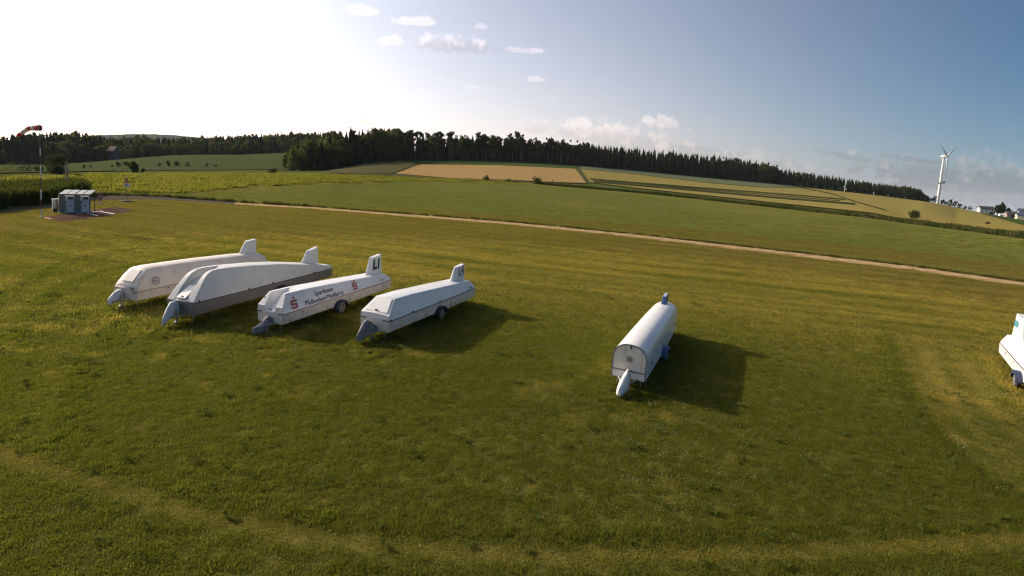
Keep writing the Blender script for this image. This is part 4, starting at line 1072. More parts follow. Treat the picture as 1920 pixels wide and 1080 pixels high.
axle(e, 4.45, w); joints(e, [5.6], w, .42, .93); drawbar(e); latches(e, [(1.9, -.82, 1.0), (4.4, -.82, 1.01), (7.8, -.77, 1.02), (.12, -.825, .97)]); rear_lights(e, L, w)
cover(e, [(-1.25, 0, .03, .38, .22), (-1.0, .02, .13, .62, .20), (-.72, .05, .20, .92, .26), (-.5, .06, .23, 1.02, .32), (-.2, .08, .26, .86, .38), (-.02, .08, .28, .66, .44)], M_CLOTH)

# --- L1
e, L, w = trailer(3, 'glider_trailer', 'white glider trailer with L1 on its fin and a red line along its side')
tub(e, L, w, .42, .89, M_TUB, .93); seam(e, L, w, .89, .93, M_RED, h=.03)
mb = MB(); st = []
for x, ys, zs, yr, zr, yi, zi in [(0, .72, .895, .70, 1.20, .28, .97), (.03, .725, .895, .70, 1.22, .28, .985), (.45, .725, .895, .47, 1.76, .29, 1.23), (1.5, .725, .90, .48, 1.75, .27, 1.735), (2.2, .725, .905, .49, 1.72, .26, 1.73), (5, .72, .92, .50, 1.58, .26, 1.60), (8.8, .67, .93, .50, 1.34, .26, 1.36), (9.22, .66, .93, .60, 1.08, .26, 1.10)]:
    zo = max(zr, zi); zt = zr if x < 1.4 else zi
    st.append([(x, -ys, zs), (x, -yr, zr), (x, -yi - .03, max(zt, zr)), (x, -yi + .01, zi), (x, yi - .01, zi), (x, yi + .03, max(zt, zr)), (x, yr, zr), (x, ys, zs)])
mb.loft(st); mb.build('lid', M_WHITEB, e, bevel=.012, angle=22, flat=True)
mb = MB(); mb.box((.06, .02, 1.04), (.05, .09, .04)); mb.tube((.2, .5, 1.52), (.17, .5, 1.55), .04); mb.build('hatch_handle', M_BLACK, e)
mb = MB(); mb.box((-.01, .58, .91), (.05, .24, .035)); mb.box((-.01, -.60, .90), (.05, .24, .035)); mb.build('strap', M_BLACK, e, bevel=.005)
fin_part(e, (7.45, 8.95, 1.30), (7.85, 8.85, 2.42, 2.52), M_WHITE)
on_surface('lettering', text_mesh('L1', .80, bold=.04, shear=.12), M_INK, e, (7.95, -.172, 1.72), (1, 0, 0), (0, .05, 1))
# side plane of the lid: from seam (y -.73, z .9) up to the roof edge (y -.48, z 1.7)
def side3(u, v): return (u, -.738 + .245 * (v - .9) / .8 - .004 * u * 0, v)
SV = (0, .245, .8)
def side_txt(t, u, v, size, **kw): return on_surface('lettering', text_mesh(t, size, **kw), M_INK, e, side3(u, v), (1, 0, -.004), SV)
side_txt('Sparkasse', 2.30, 1.30, .36, bold=.002)
side_txt('Pfullendorf-Me\u00dfkirch', 1.52, .98, .35, bold=.0)
on_surface('lettering', bars_mesh(.11, 4), M_INK, e, side3(8.0, 1.08), (1, 0, -.004), SV)
def s_logo(u, v, s):
    P = [rect(0, .0, .8, .18), rect(.62, .18, .8, .34), rect(0, .30, .8, .48), rect(0, .48, .2, .62), rect(0, .60, .8, .78)]
    P = [[(a * s, b * s) for a, b in q] for q in P]
    on_surface('emblem', flat_mesh(P, .005), M_REDP, e, side3(u, v), (1, 0, -.004), SV)
    on_surface('emblem', flat_mesh([disc_pts(.42 * s, .98 * s, .12 * s)], .005), M_REDP, e, side3(u, v), (1, 0, -.004), SV)
s_logo(.62, 1.01, .52); s_logo(5.35, 1.02, .50)
for s in (-1, 1): wheel(e, 4.15, s * .68, s, M_NAVY)
axle(e, 4.15, w); joints(e, [4.95], w, .42, .89); drawbar(e, -1.0); rear_lights(e, L, w)
mb = MB()
for x in (1.35, 5.2, 8.3): mb.tube((x, -.72, .75 + .02 * (x > 5)), (x, -.745, .75 + .02 * (x > 5)), .035)
mb.build('latches', M_RED, e)
cover(e, [(-.98, .05, .05, .28, .10), (-.8, .05, .20, .38, .12), (-.55, .03, .26, .46, .18), (-.35, .0, .20, .66, .28), (-.12, .0, .22, .80, .36), (-.01, 0, .24, .72, .42)], M_CLOTH)

# --- tall trailer with arched roof
e, L, w = trailer(2, 'glider_trailer', 'tall glider trailer with arched white roof, twin humped front and grey lower sides')
tub(e, L, w, .45, 1.02, M_ALU, .98, taper=.9); seam(e, L, w, 1.035, .995, M_BLACK, taper=.9, h=.03)
mb = MB(); st = []
for x, ys, zs, yr, zr, yi, zi in [(0, .78, 1.05, .76, 1.10, .33, 1.09), (.35, .785, 1.05, .70, 1.55, .34, 1.34), (.75, .785, 1.05, .60, 2.02, .32, 1.62), (.95, .785, 1.05, .56, 2.2, .30, 1.90), (1.25, .785, 1.045, .52, 2.34, .27, 1.96), (1.7, .785, 1.04, .50, 2.37, .24, 2.12), (2.4, .785, 1.04, .52, 2.34, .2, 2.36), (4, .785, 1.03, .56, 2.20, .2, 2.27), (6, .78, 1.02, .60, 1.98, .2, 2.04), (8, .76, 1.01, .62, 1.66, .2, 1.72), (9.6, .73, 1.0, .64, 1.38, .2, 1.43), (10.8, .71, .99, .68, 1.20, .2, 1.22)]:
    st.append([(x, -ys, zs), (x, -(ys * .45 + yr * .55), zs + (zr - zs) * .62), (x, -yr, zr), (x, -yi - .04, max(zr, zi)), (x, -yi + .02, zi), (x, yi - .02, zi), (x, yi + .04, max(zr, zi)), (x, yr, zr), (x, ys * .45 + yr * .55, zs + (zr - zs) * .62), (x, ys, zs)])
mb.loft(st); mb.build('roof_shell', M_DIRTY, e, bevel=.04)
mb = MB(); a = [(.06, -.26, 1.15), (.74, -.24, 1.635), (.74, .24, 1.635), (.06, .26, 1.15)]; mb.prism(a, (-.05, 0, .07)); mb.build('front_hatch', M_WHITE, e, bevel=.015)
mb = MB(); mb.box((.09, -.02, 1.28), (.05, .10, .04)); mb.build('hatch_handle', M_BLACK, e)
fin_part(e, (8.5, 10.1, 1.40), (9.1, 10.05, 2.30, 2.46), M_WHITE, th=(.16, .12))
for s in (-1, 1): wheel(e, 5.9, s * .76, s, M_BLACK, r=.36)
axle(e, 5.9, w); drawbar(e, -.78); rear_lights(e, L, w)
latches(e, [(.3, -.79, 1.10), (3.4, -.79, 1.09), (5.2, -.79, 1.08), (8.9, -.75, 1.06)])
cover(e, [(-.95, 0, .03, .34, .12), (-.82, .02, .09, .56, .20), (-.6, .08, .14, .90, .34), (-.38, .14, .17, 1.10, .46), (-.12, .16, .19, 1.10, .52), (-.02, .16, .19, 1.0, .54)], M_CLOTHW)

# --- smooth white trailer with round emblem
e, L, w = trailer(1, 'glider_trailer', 'smooth cream white glider trailer with round emblem, leftmost of the row')
tub(e, L, w, .43, .86, M_CREAM, .92); seam(e, L, w, .87, .93, M_BROWNP, h=.025)
mb = MB(); st = []
for x, ys, zs, ym, zm, yr, zr in [(0, .70, .87, .70, .98, .64, 1.08), (.06, .76, .87, .755, 1.0, .68, 1.16), (.35, .765, .87, .745, 1.10, .60, 1.55), (.72, .765, .875, .70, 1.3, .52, 1.88), (1.2, .765, .875, .69, 1.35, .50, 1.93), (4, .765, .89, .69, 1.35, .51, 1.88), (7, .75, .91, .68, 1.30, .52, 1.76), (8.7, .73, .925, .66, 1.25, .50, 1.64), (9.15, .71, .93, .64, 1.15, .46, 1.46), (9.3, .68, .93, .60, 1.05, .40, 1.22)]:
    st.append([(x, -ys, zs), (x, -ym, zm), (x, -yr - .08, zr - .14), (x, -yr, zr), (x, -yr * .5, zr + .05), (x, 0, zr + .07), (x, yr * .5, zr + .05), (x, yr, zr), (x, yr + .08, zr - .14), (x, ym, zm), (x, ys, zs)])
mb.loft(st); o = mb.build('lid', M_CREAM, e, bevel=.03, angle=50)
mb = MB(); a = [(.12, -.36, 1.30), (.62, -.33, 1.84), (.62, .33, 1.84), (.12, .36, 1.30)]; mb.prism(a, (-.03, 0, .028)); mb.build('front_hatch', M_CREAM, e, bevel=.06)
mb = MB(); st = []
for t in (0, 1):
    st.append([(7.35 + .55 * t, -.03, 1.7 + .8 * t), (7.55 + .5 * t, -.14 + .02 * t, 1.7 + .85 * t), (8.75, -.14 + .02 * t, 1.62 + .98 * t), (8.75, .14 - .02 * t, 1.62 + .98 * t), (7.55 + .5 * t, .14 - .02 * t, 1.7 + .85 * t), (7.35 + .55 * t, .03, 1.7 + .8 * t)])
mb.loft(st); mb.build('fin', M_WHITE, e, bevel=.07, seg=3)
em = flat_mesh(ring_polys(0, 0, .185, .215) + [[(-.2, .03), (.12, -.035), (.13, -.005), (-.19, .06)], [(-.09, .12), (.15, .05), (.155, .075), (-.06, .145)], [(-.14, -.07), (-.02, -.12), (.02, -.1), (-.12, -.045)], [(.02, -.06), (.14, -.11), (.15, -.09), (.03, -.035)]], .005)
on_surface('emblem', em, M_GREYP, e, (1.05, -.733, 1.27), (1, 0, 0), (0, .08, .4))
on_surface('lettering', bars_mesh(.12, 3), M_INK, e, (-.012, -.30, 1.0), (0, -1, 0), (0, 0, 1))
on_surface('lettering', bars_mesh(.10, 2), M_INK, e, (-.012, -.42, .88), (0, -1, 0), (0, 0, 1))
mb = MB(); mb.box((-.01, -.58, .80), (.04, .20, .035)); mb.box((-.01, .60, .98), (.04, .22, .035)); mb.box((1.75, -.77, .78), (.12, .03, .05)); mb.build('strap', M_BLACK, e, bevel=.005)
for s in (-1, 1): wheel(e, 4.7, s * .72, s, M_BLACK)
axle(e, 4.7, w); drawbar(e, -.68); rear_lights(e, L, w)
cover(e, [(-.80, .12, .05, .42, .28), (-.68, .14, .14, .62, .32), (-.45, .18, .19, .84, .42), (-.2, .22, .21, .93, .50), (-.02, .24, .21, .92, .54)], M_CLOTHW)

# --- round topped trailer standing alone
e, L, w = trailer(5, 'glider_trailer', 'round topped white glider trailer standing alone, with blue box at the rear and blue fender')
def arch(x, w, h, zb, n=16, inset=0.0):
    r = w / 2; zc = h - r * .92; P = [(x, -r, zb)]
    for i in range(n + 1):
        a = math.pi * i / n; P.append((x, -r * math.copysign(abs(math.cos(a)) ** .85, math.cos(a)), zc + r * .92 * math.sin(a) ** .85))
    P.append((x, r, zb)); return P
mb = MB(); mb.loft([arch(x, ww, h, .40) for x, ww, h in [(0, 1.30, 1.74), (.05, 1.31, 1.75), (3, 1.32, 1.80), (6, 1.31, 1.82), (8.2, 1.26, 1.80), (8.65, 1.20, 1.74), (8.9, 1.05, 1.60)]]); o = mb.build('body', M_WHITE, e, bevel=.012, angle=30)
mb = MB(); ro = arch(-.012, 1.325, 1.752, .40); ri = arch(-.012, 1.24, 1.705, .40); ro2 = [(.03, y, z) for x, y, z in ro]
mb.loft([ri, ro, ro2], cap=False, closed=False); mb.box((-.016, 0, .715), (.02, 1.25, .045)); mb.build('edge_trim', M_GREYT, e)
mb = MB(); mb.prism([(-.008, y * .955, z * .978 + .008) for x, y, z in arch(0, 1.30, 1.74, .74) if z >= .73], (.02, 0, 0)); mb.build('front_door', M_TUB, e)
on_surface('emblem', flat_mesh(ring_polys(0, 0, .075, .10) + [disc_pts(0, 0, .05)], .006), M_GREYP, e, (-.016, 0, 1.18), (0, -1, 0), (0, 0, 1))
on_surface('emblem', flat_mesh(ring_polys(0, 0, .10, .125), .006), mat_basic('gold_print', (.40, .34, .20), .6), e, (-.015, 0, 1.18), (0, -1, 0), (0, 0, 1))
mb = MB(); mb.box((-.03, -.03, 1.66), (.03, .05, .14)); mb.box((-.03, .10, .735), (.03, .05, .05)); mb.box((-.03, -.10, .735), (.03, .05, .05)); mb.build('door_latch', M_BLACK, e, bevel=.006)
mb = MB(); mb.loft([[(7.55, -.11, 1.78), (7.55, .11, 1.78), (8.3, .11, 1.78), (8.3, -.11, 1.78)], [(7.72, -.10, 2.18), (7.72, .10, 2.18), (8.38, .10, 2.24), (8.38, -.10, 2.24)]]); mb.build('tail_box', M_BLUE, e, bevel=.015)
mb = MB(); mb.loft([[(7.71, -.085, 2.19), (7.71, .085, 2.19), (8.36, .085, 2.25), (8.36, -.085, 2.25)], [(7.73, -.075, 2.21), (7.73, .075, 2.21), (8.34, .075, 2.265), (8.34, -.075, 2.265)]]); mb.build('tail_box_top', mat_basic('pale_blue_top', (.35, .40, .48), .5), e)
for s in (-1, 1): wheel(e, 4.1, s * .66, s, M_BLUE, r=.31)
axle(e, 4.1, w); drawbar(e, -1.15, .40); latches(e, [(1.1, -.665, .85), (3.8, -.665, .85), (7.6, -.65, .88)])
mb = MB(); mb.box((8.78, -.45, 1.45), (.12, .05, .07)); mb.build('side_light', M_RED, e, bevel=.01)
cover(e, [(-1.30, .03, .03, .34, .16), (-1.15, .03, .12, .46, .15), (-.8, .02, .19, .62, .20), (-.4, 0, .17, .74, .32), (-.12, 0, .07, .84, .55)], M_CLOTHW)

# --- trailer cut by the right edge of the picture
e, L, w = trailer(6, 'glider_trailer', 'sunlit white glider trailer with teal IMU on its fin, cut off by the right edge')
tub(e, L, w, .42, .93, M_WHITE, .95); seam(e, L, w, .93, .95, M_BLACK, h=.03)
mb = MB(); st = []
for x, ys, zs, yr, zr in [(0, .61, .935, .60, 1.17), (.78, .61, .935, .40, 1.80), (5, .61, .945, .42, 1.66), (8.6, .57, .95, .40, 1.48), (8.98, .565, .95, .47, 1.16)]:
    st.append([(x, -ys, zs), (x, -yr, zr), (x, -yr * .5, zr + .03), (x, 0, zr + .045), (x, yr * .5, zr + .03), (x, yr, zr), (x, ys, zs)])
mb.loft(st); mb.build('lid', M_WHITE, e, bevel=.018, angle=22, flat=True)
fin_part(e, (7.45, 8.95, 1.42), (7.95, 8.8, 2.5, 2.6), M_WHITE)
on_surface('lettering', text_mesh('IMU', .42, bold=.012), M_TEAL, e, (8.80, .170, 1.98), (-1, 0, 0), (0, -.05, 1))
for s in (-1, 1): wheel(e, 4.2, s * .58, s, M_NAVY)
axle(e, 4.2, w); drawbar(e); rear_lights(e, L, w); latches(e, [(7.3, .60, .80), (5.6, .61, .80)])

# ------------------------------------------------------------------ fuel station, poles, signs
M_PAD = mat_basic('worn_red_brown_tarmac', (.10, .062, .048), 1.0, spec=0.0, var=.3, scale=.6, dirt=(.05, .046, .042), dirt_amt=.7, bump=.3)
M_LINE = mat_basic('white_marking', (.62, .60, .55), .8, var=.1); M_CAB = mat_basic('grey_cabinet', (.22, .22, .20), .6, var=.15, scale=2); M_CABW = mat_basic('white_cabinet', (.62, .63, .62), .5, var=.06)
M_PUMP = mat_basic('pale_pump_front', (.55, .58, .62), .4, var=.04); M_SCREEN = mat_basic('dark_display', (.015, .015, .02), .2); M_PANEL = mat_basic('pale_roof_panel', (.72, .69, .60), .35, var=.06)
M_CONC = mat_basic('concrete', (.30, .29, .27), .9, var=.12); M_REDL = mat_basic('red_paint', (.55, .09, .05), .7); M_WOOD = mat_basic('weathered_wood', (.20, .17, .12), .9, var=.25, scale=2, aniso=(6, 6, .4))
sheet('fuel_pad', [(81, 408), (122, 401.2), (170, 394.2), (218, 388), (240, 391.5), (257, 394.2)], [(81, 409.5), (111, 416), (170, 411), (257, 394.8)], M_PAD, off=.03, dx=3, step=2, label='worn reddish tarmac pad in front of the fuel pumps')
def ground_quad(name, px, mat, parent=None, off=.04, th=0.0):
    P = [G(x, y) + Vector((0, 0, off)) for x, y in px]
    if th: o = MB().prism([tuple(p - Vector((0, 0, off))) for p in P], (0, 0, th)).build(name, mat, parent)
    else: o = MB().poly([tuple(p) for p in P]).build(name, mat, parent)
    return o
for q in ([(157, 399.7), (159.5, 399.3), (185.5, 405), (182.5, 405.6)], [(187, 397.2), (189.5, 396.8), (216, 401.4), (213, 402.2)]):
    tag(ground_quad('parking_line', q, M_LINE, off=.045), 'white painted bay line on the fuel pad', kind='structure')
tag(ground_quad('parking_line', [(142, 401.0), (190, 395.6), (191, 396.2), (143, 401.9)], mat_basic('faded_marking', (.34, .33, .33), .8), off=.045), 'faded line along the pump island', kind='structure')
tag(ground_quad('parking_line', [(83, 408.0), (90, 408.6), (98, 410.4), (95, 411.6), (84, 410.0)], M_REDL, off=.05), 'bright red painted mark on the pad corner', kind='structure')
# frame of the pumps: u axis to the right along the front, from the pictured foot line
Pa = G(111, 399.6); yaw = R_(90 - 44)
Wd = 2.9
e = empty('fuel_station', Pa, yaw, 'small grey fuel station with two pumps under a slanting roof of pale panels', 'fuel station')
H1 = 2.15; D1 = .75
mb = MB(); mb.box((Wd / 2, D1 / 2, .07), (Wd + .2, D1 + .5, .14)); mb.build('plinth', M_CONC, e, bevel=.02)
for k, (x0, x1) in enumerate([(.0, .24), (.26, .52), (1.36, 1.62), (1.64, 1.90), (Wd - .12, Wd)]):
    mb = MB(); mb.box(((x0 + x1) / 2, D1 / 2 + .05, .14 + (H1 - .14) / 2), (x1 - x0, D1 - .25 + .02 * (k % 2), H1 - .14)); mb.build('cabinet', M_CAB, e, bevel=.015)
mb = MB(); mb.box((Wd / 2, D1 - .04, 1.1), (Wd - .05, .05, 2.0)); mb.build('rear_wall', M_CAB, e)
for x0 in (.55, 1.94):
    mb = MB(); mb.box((x0 + .4, .22, .14 + .62), (.78, .56, 1.24)); p = mb.build('fuel_pump', M_PUMP, e, bevel=.02)
    mb = MB(); mb.box((x0 + .4, .20, 1.70), (.82, .60, .60)); mb.build('pump_head', M_PUMP, p, bevel=.02)
    mb = MB(); mb.box((x0 + .47, -.112, 1.74), (.50, .02, .30)); mb.build('display', M_SCREEN, p)
    mb = MB(); mb.box((x0 + .42, -.07, .92), (.26, .02, .05)); mb.box((x0 + .42, -.07, .80), (.26, .02, .05)); mb.build('badge', M_SCREEN, p)
    mb = MB(); mb.tube((x0 + .06, -.12, 1.4), (x0 + .03, -.14, .6), .025); mb.tube((x0 + .03, -.14, .6), (x0 + .12, -.1, .3), .025); mb.box((x0 + .08, -.12, 1.3), (.07, .10, .2)); mb.build('hose', M_SCREEN, p)
    mb = MB(); mb.box((x0 + .4, -.09, 1.395), (.80, .06, .04)); mb.build('trim', M_SCREEN, p)
# roof of eight panels, drawn off to the right towards the back
RX, RS = Wd + .05, .75
def roof_pt(u, v, dz=0): return Vector((-.12 + u * RX + v * RS, -.35 + v * 1.45, H1 + .06 + .42 * v + dz))
for i in range(4):
    for j in range(2):
        g_ = .022; u0, u1 = i / 4 + g_ * (1 if i != 2 else 1.8), (i + 1) / 4 - g_ * .4; v0, v1 = j / 2 + .03, (j + 1) / 2 - .02
        MB().prism([tuple(roof_pt(u0, v0)), tuple(roof_pt(u1, v0)), tuple(roof_pt(u1, v1)), tuple(roof_pt(u0, v1))], (0, 0, .035)).build('roof_panel', M_PANEL, e, bevel=.006)
mb = MB()
for v in (.04, .5, .96): mb.tube(roof_pt(-.0, v, -.04), roof_pt(1, v, -.04), .03, seg=6)
for u in (.02, .5, .98): mb.tube(roof_pt(u, 0, -.05), roof_pt(u, 1, -.05), .03, seg=6)
mb.tube((RS + .1, 1.05, 0), (RS + .1, 1.05, H1 + .4), .035); mb.tube((Wd + .5, 1.05, 0), (Wd + .5, 1.05, H1 + .4), .035); mb.build('roof_frame', M_SCREEN, e)
mb = MB(); mb.box((Wd + .15, .3, 1.75), (.35, .05, .07)); mb.build('bracket', M_SCREEN, e)
for k, (px, py) in enumerate([(101.5, 397.5), (106.5, 397.2)]):
    c = G(px, py); q = empty('side_cabinet', c, yaw, ['narrow white cabinet left of the fuel station, outer one', 'narrow white cabinet next to the fuel station wall'][k], 'cabinet')
    MB().box((0, .25, .74), (.27, .5, 1.48)).build('body', [M_CABW, M_CAB][k], q, bevel=.02); MB().box((0, .25, 1.50), (.32, .58, .05)).build('lid', M_CABW, q, bevel=.01)
# hedge plants at the foot
def shrub(name, loc, w, h, label, mat, seed, n=900, size=.06, cat='bush', group=None):
    rg = np.random.default_rng(seed); lobes = [(rg.uniform(-.5, .5) * w, rg.uniform(-.5, .5) * w, h * rg.uniform(.3, .7), w * rg.uniform(.3, .5), w * rg.uniform(.3, .5), h * rg.uniform(.25, .4)) for _ in range(7)]
    V, F = crown_blob(rg, lobes, n, size); e = empty(name, loc, rg.uniform(0, 6), label, cat, group)
    me = np_mesh('foliage', V, F); me.materials.append(mat); link('foliage', me, e)
    b = MB()
    for i in range(4): a = 1.6 * i; b.tube((0, 0, -.1), (math.cos(a) * w * .35, math.sin(a) * w * .35, h * .6), w * .03, w * .01, 5)
    b.build('stem', M_BARK, e); return e
shrub('weed_bush', G(103.5, 397.8), .35, .5, 'low weeds growing at the foot of the white side cabinet', M_DARKL, 1, 300, .05)

# windsock
base = G(78, 407); e = empty('windsock', base, 0, 'red and white windsock on a tall banded pole beside the fuel pad', 'windsock')
HP = 9.5; M_PR = mat_basic('dark_red_band', (.12, .03, .03), .5); M_PW = mat_basic('white_band', (.66, .66, .63), .5); M_SR = mat_basic('windsock_red', (.62, .02, .05), .7); M_SW = mat_basic('windsock_white', (.80, .66, .60), .7)
zz = [0, .9, 1.9, 3.0, 4.2, 5.6, 6.6, 7.4, 8.6]
for i, (a, b) in enumerate(zip(zz, zz[1:])):
    MB().tube((0, 0, a), (0, 0, b), (.066 - .003 * i), (.063 - .003 * i), 12).build('pole_band', M_PW if i % 2 == 0 else M_PR, e)
MB().tube((0, 0, 8.6), (0, 0, HP - .1), .02, .02, 6).build('mast_tip', M_STEEL, e)
MB().box((0, 0, .03), (.5, .5, .12)).build('foot_plate', M_CONC, e)
mb = MB(); n = 16; mb.loft([[(.0 + d, r * math.cos(2 * math.pi * i / n), HP + r * math.sin(2 * math.pi * i / n)) for i in range(n)] for d, r in ((-.02, .32), (.03, .32), (.03, .29), (-.02, .29), (-.02, .32))], cap=False); mb.tube((0, 0, HP - .9), (0, 0, HP + .25), .018, seg=6); mb.tube((-.0, -.24, HP), (.0, .24, HP), .015, seg=6); mb.build('hoop', M_STEEL, e)
ax = [(a * .70, b * .64, c * .88) for a, b, c in [(0, 0, .36), (-.55, -.04, .345), (-1.15, -.10, .32), (-1.65, -.20, .30), (-2.25, -.62, .26), (-2.85, -1.10, .22), (-3.35, -1.52, .19)]]
wd = Vector((1.0, .12, 0)).normalized()
rings = []
for i, (sx, sz, r) in enumerate(ax):
    nx = ax[min(i + 1, len(ax) - 1)]; pv = ax[max(i - 1, 0)]; t = Vector((nx[0] - pv[0], 0, nx[1] - pv[1])).normalized(); up = Vector((t.z, 0, -t.x)) * (1 if -t.x > 0 else -1); sd = Vector((0, 1, 0))
    rings.append([tuple(Vector((sx, 0, HP + sz)) + up * r * math.sin(2 * math.pi * k / n) * (1 - .12 * (i > 2)) + sd * r * math.cos(2 * math.pi * k / n)) for k in range(n)])
for i in range(6):
    if i >= 1 and i == 5: m_ = M_SR
    m_ = [M_SR, M_SW, M_SR, M_SW, M_SW, M_SR][i]
    mb = MB(); mb.loft([rings[i], rings[i + 1]], cap=False); o = mb.build('sock_band', m_, e, angle=80); sd_ = o.modifiers.new('thick', 'SOLIDIFY'); sd_.thickness = .008
def post(name, px, py, h, r, mat, label, cat, ref='pole'):
    b = G(px, py); e = empty(name, b, 0, label, cat); MB().tube((0, 0, -.1), (0, 0, h), r, r * .9, 10).build(ref, mat, e); return e, b
e, b = post('wooden_pole', 126, 352 + 14, 5.2, .085, M_WOOD, 'weathered wooden pole rising behind the fuel station', 'pole'); MB().tube((.2, 0, 0), (.2, 0, 5.1), .02).build('conduit', M_STEEL, e); MB().tube((-.2, 0, 0), (-.2, 0, 5.1), .02).build('stay', M_STEEL, e)
# round sign on a low stand
e = empty('round_sign', G(187.5, 384.0), -.15, 'dark round sign on a low white stand beside the fuel pad', 'sign')
mb = MB(); mb.tube((0, -.02, .95), (0, .02, .95), .40, seg=24); o = mb.build('disc', M_CABW, e)
on_surface('emblem', flat_mesh(ring_polys(0, 0, .30, .40)), M_REDL, e, (0, -.03, .95), (1, 0, 0), (0, 0, 1)); on_surface('emblem', flat_mesh([disc_pts(0, 0, .295)]), mat_basic('sign_grey', (.10, .09, .10), .6), e, (0, -.026, .95), (1, 0, 0), (0, 0, 1))
on_surface('emblem', flat_mesh([[(-.05, -.24), (.02, -.24), (.05, .24), (-.02, .24)]]), M_CABW, e, (0, -.034, .95), (1, 0, 0), (0, 0, 1))
mb = MB(); mb.tube((-.15, 0, 0), (-.15, 0, .6), .03); mb.tube((.15, 0, 0), (.15, 0, .6), .03); mb.box((0, 0, .3), (.3, .03, .2)); mb.build('stand', M_CABW, e); MB().box((0, 0, .04), (.6, .4, .10)).build('foot', M_BLACK, e, bevel=.02)
# post with small signs
e = empty('sign_post', G(238, 378), .1, 'thin post with small orange and white signs in a dark mulch patch', 'sign post')
MB().tube((0, 0, 0), (0, 0, 3.9), .04, .04, 8).build('post', mat_basic('yellowish_post', (.42, .34, .20), .6), e); MB().box((0, -.05, 3.15), (.5, .03, .75)).build('sign_plate', mat_basic('orange_sign', (.55, .20, .12), .6), e, bevel=.01)
MB().box((.05, -.05, 2.45), (.75, .03, .5)).build('sign_plate', M_CABW, e, bevel=.01); MB().box((0, -.075, 2.5), (.16, .03, .34)).build('sign_mark', mat_basic('dark_blue_mark', (.05, .06, .16), .6), e)
mb = MB(); mb.tube((.28, 0, 0), (.28, 0, 2.6), .02, seg=6); mb.build('stay', mat_basic('yellowish_post', (.42, .34, .20), .6), e)
mb = MB(); mb.ball((0, 0, 0), .95, (1.25, .9, .22)); mb.build('mulch_mound', mat_basic('dark_mulch', (.03, .028, .02), 1.0, bump=.8, bscale=12), e)

# ------------------------------------------------------------------ single trees and bushes
ORD = ['first', 'second', 'third', 'fourth', 'fifth', 'sixth', 'seventh', 'eighth', 'ninth', 'tenth', 'eleventh']
def px_big(w): return w > 20
def single(name, px, py, w_px, h_px, label, crown_kw, mat, cat='tree', R=None, trunk=True, group=None, n=2600):
    if R: X, Y, Z = ptR(px, py, R); b = Vector((X, Y, Z))
    else: b = G(px, py)
    d = ray_dir(px, py); dist = (np.array(b) - [0, 0, CAM_H]) @ _f; h = h_px * dist / F_PX; w = w_px * dist / F_PX / 2
    me = broad_crown(crown_kw.get('seed', 1), h, w * 1.05, crown_kw.get('low', .1), n, crown_kw.get('size', max(.12, h * (.03 if px_big(w_px) else .075))), crown_kw.get('nl', 13)); me.materials.append(mat)
    tk = mesh_trunk('trunk', h * .6, h * .025, limbs=[(h * (.2 + .06 * j), 2.1 * j, w * .5, h * .15) for j in range(4)]); tk.materials.append(M_BARK)
    return tree(name, me, tk, b, 1.0, 0, label, cat, group)
single('round_tree', 106, 328.6, 46, 34, 'big round dark tree beyond the meadow, right of the windsock pole', dict(seed=11, low=.02, nl=18), M_DARKL, R=150, n=4200)
single('small_tree', 251, 325.6, 18, 19, 'small yellow green tree at the far edge of the meadow, above the sign post', dict(seed=12, low=.05), M_BROAD, R=178)
single('bush', 268, 325, 8, 7, 'tiny bush beside the small yellow green tree', dict(seed=13), M_DARKL, 'bush', R=180, n=700)
single('round_tree', 1715, 405.5, 24, 18, 'lone leafy bush tree in the barley field, left below the wind turbine', dict(seed=14, low=.03, nl=16), M_BROAD, R=205, n=3000)
single('bush', 1850, 424.8, 10, 6, 'small dark bush in the barley below the farmhouses', dict(seed=15), M_DARKL, 'bush', R=215, n=600)
single('bush', 1005, 344.8, 22, 14, 'dark bush where the tall grass strip meets the wheat', dict(seed=16, low=.05, nl=12), M_DARKL, 'bush', n=1800)
single('bush', 912, 339.5, 16, 11, 'loose brownish bush at the lower edge of the wheat', dict(seed=17, low=.05), M_BROAD, 'bush', n=900)
single('bush', 952, 341.5, 18, 5, 'flat low bush between the two bushes under the wheat', dict(seed=18), M_BROAD, 'bush', n=700)
single('bush', 1036, 341.5, 5, 6, 'tiny bush inside the wheat right of the dark bush', dict(seed=19), M_DARKL, 'bush', n=300)
single('bush', 512, 325, 22, 8, 'low bush just left of the wooded corner', dict(seed=20), M_DARKL, 'bush', n=900)
for i, (x, y, w_, h_) in enumerate([(299, 315.5, 6, 9), (315, 315, 12, 11), (331, 315, 13, 12), (352, 313, 12, 9), (387, 311.5, 8, 7), (404, 310.5, 8, 6), (223, 318, 12, 11), (238, 317, 15, 12), (210, 318, 6, 6), (170, 318.5, 5, 6), (158, 320, 8, 9)]):
    single('orchard_tree', x, y, w_, h_, 'small dark orchard tree across the valley, %s from the left' % ORD[i], dict(seed=30 + i, low=.1, nl=7), M_DARKL, R=330, n=420, group='orchard trees across the valley')
for i, (x, y, w_, h_, c) in enumerate([(20, 327, 50, 15, 0), (50, 327, 34, 20, 1), (72, 327, 26, 17, 1), (-10, 329, 40, 12, 0)]):
    single('valley_bush', x, y, w_, h_, ['broad olive bush in the valley at the left edge', 'tall dusky bush in the valley behind the windsock pole', 'dusky bush between windsock pole and round tree', 'low bush cut by the left edge of the picture'][i], dict(seed=50 + i, low=.02), [M_BROAD, M_DARKL][c], 'bush', R=225, n=1100)
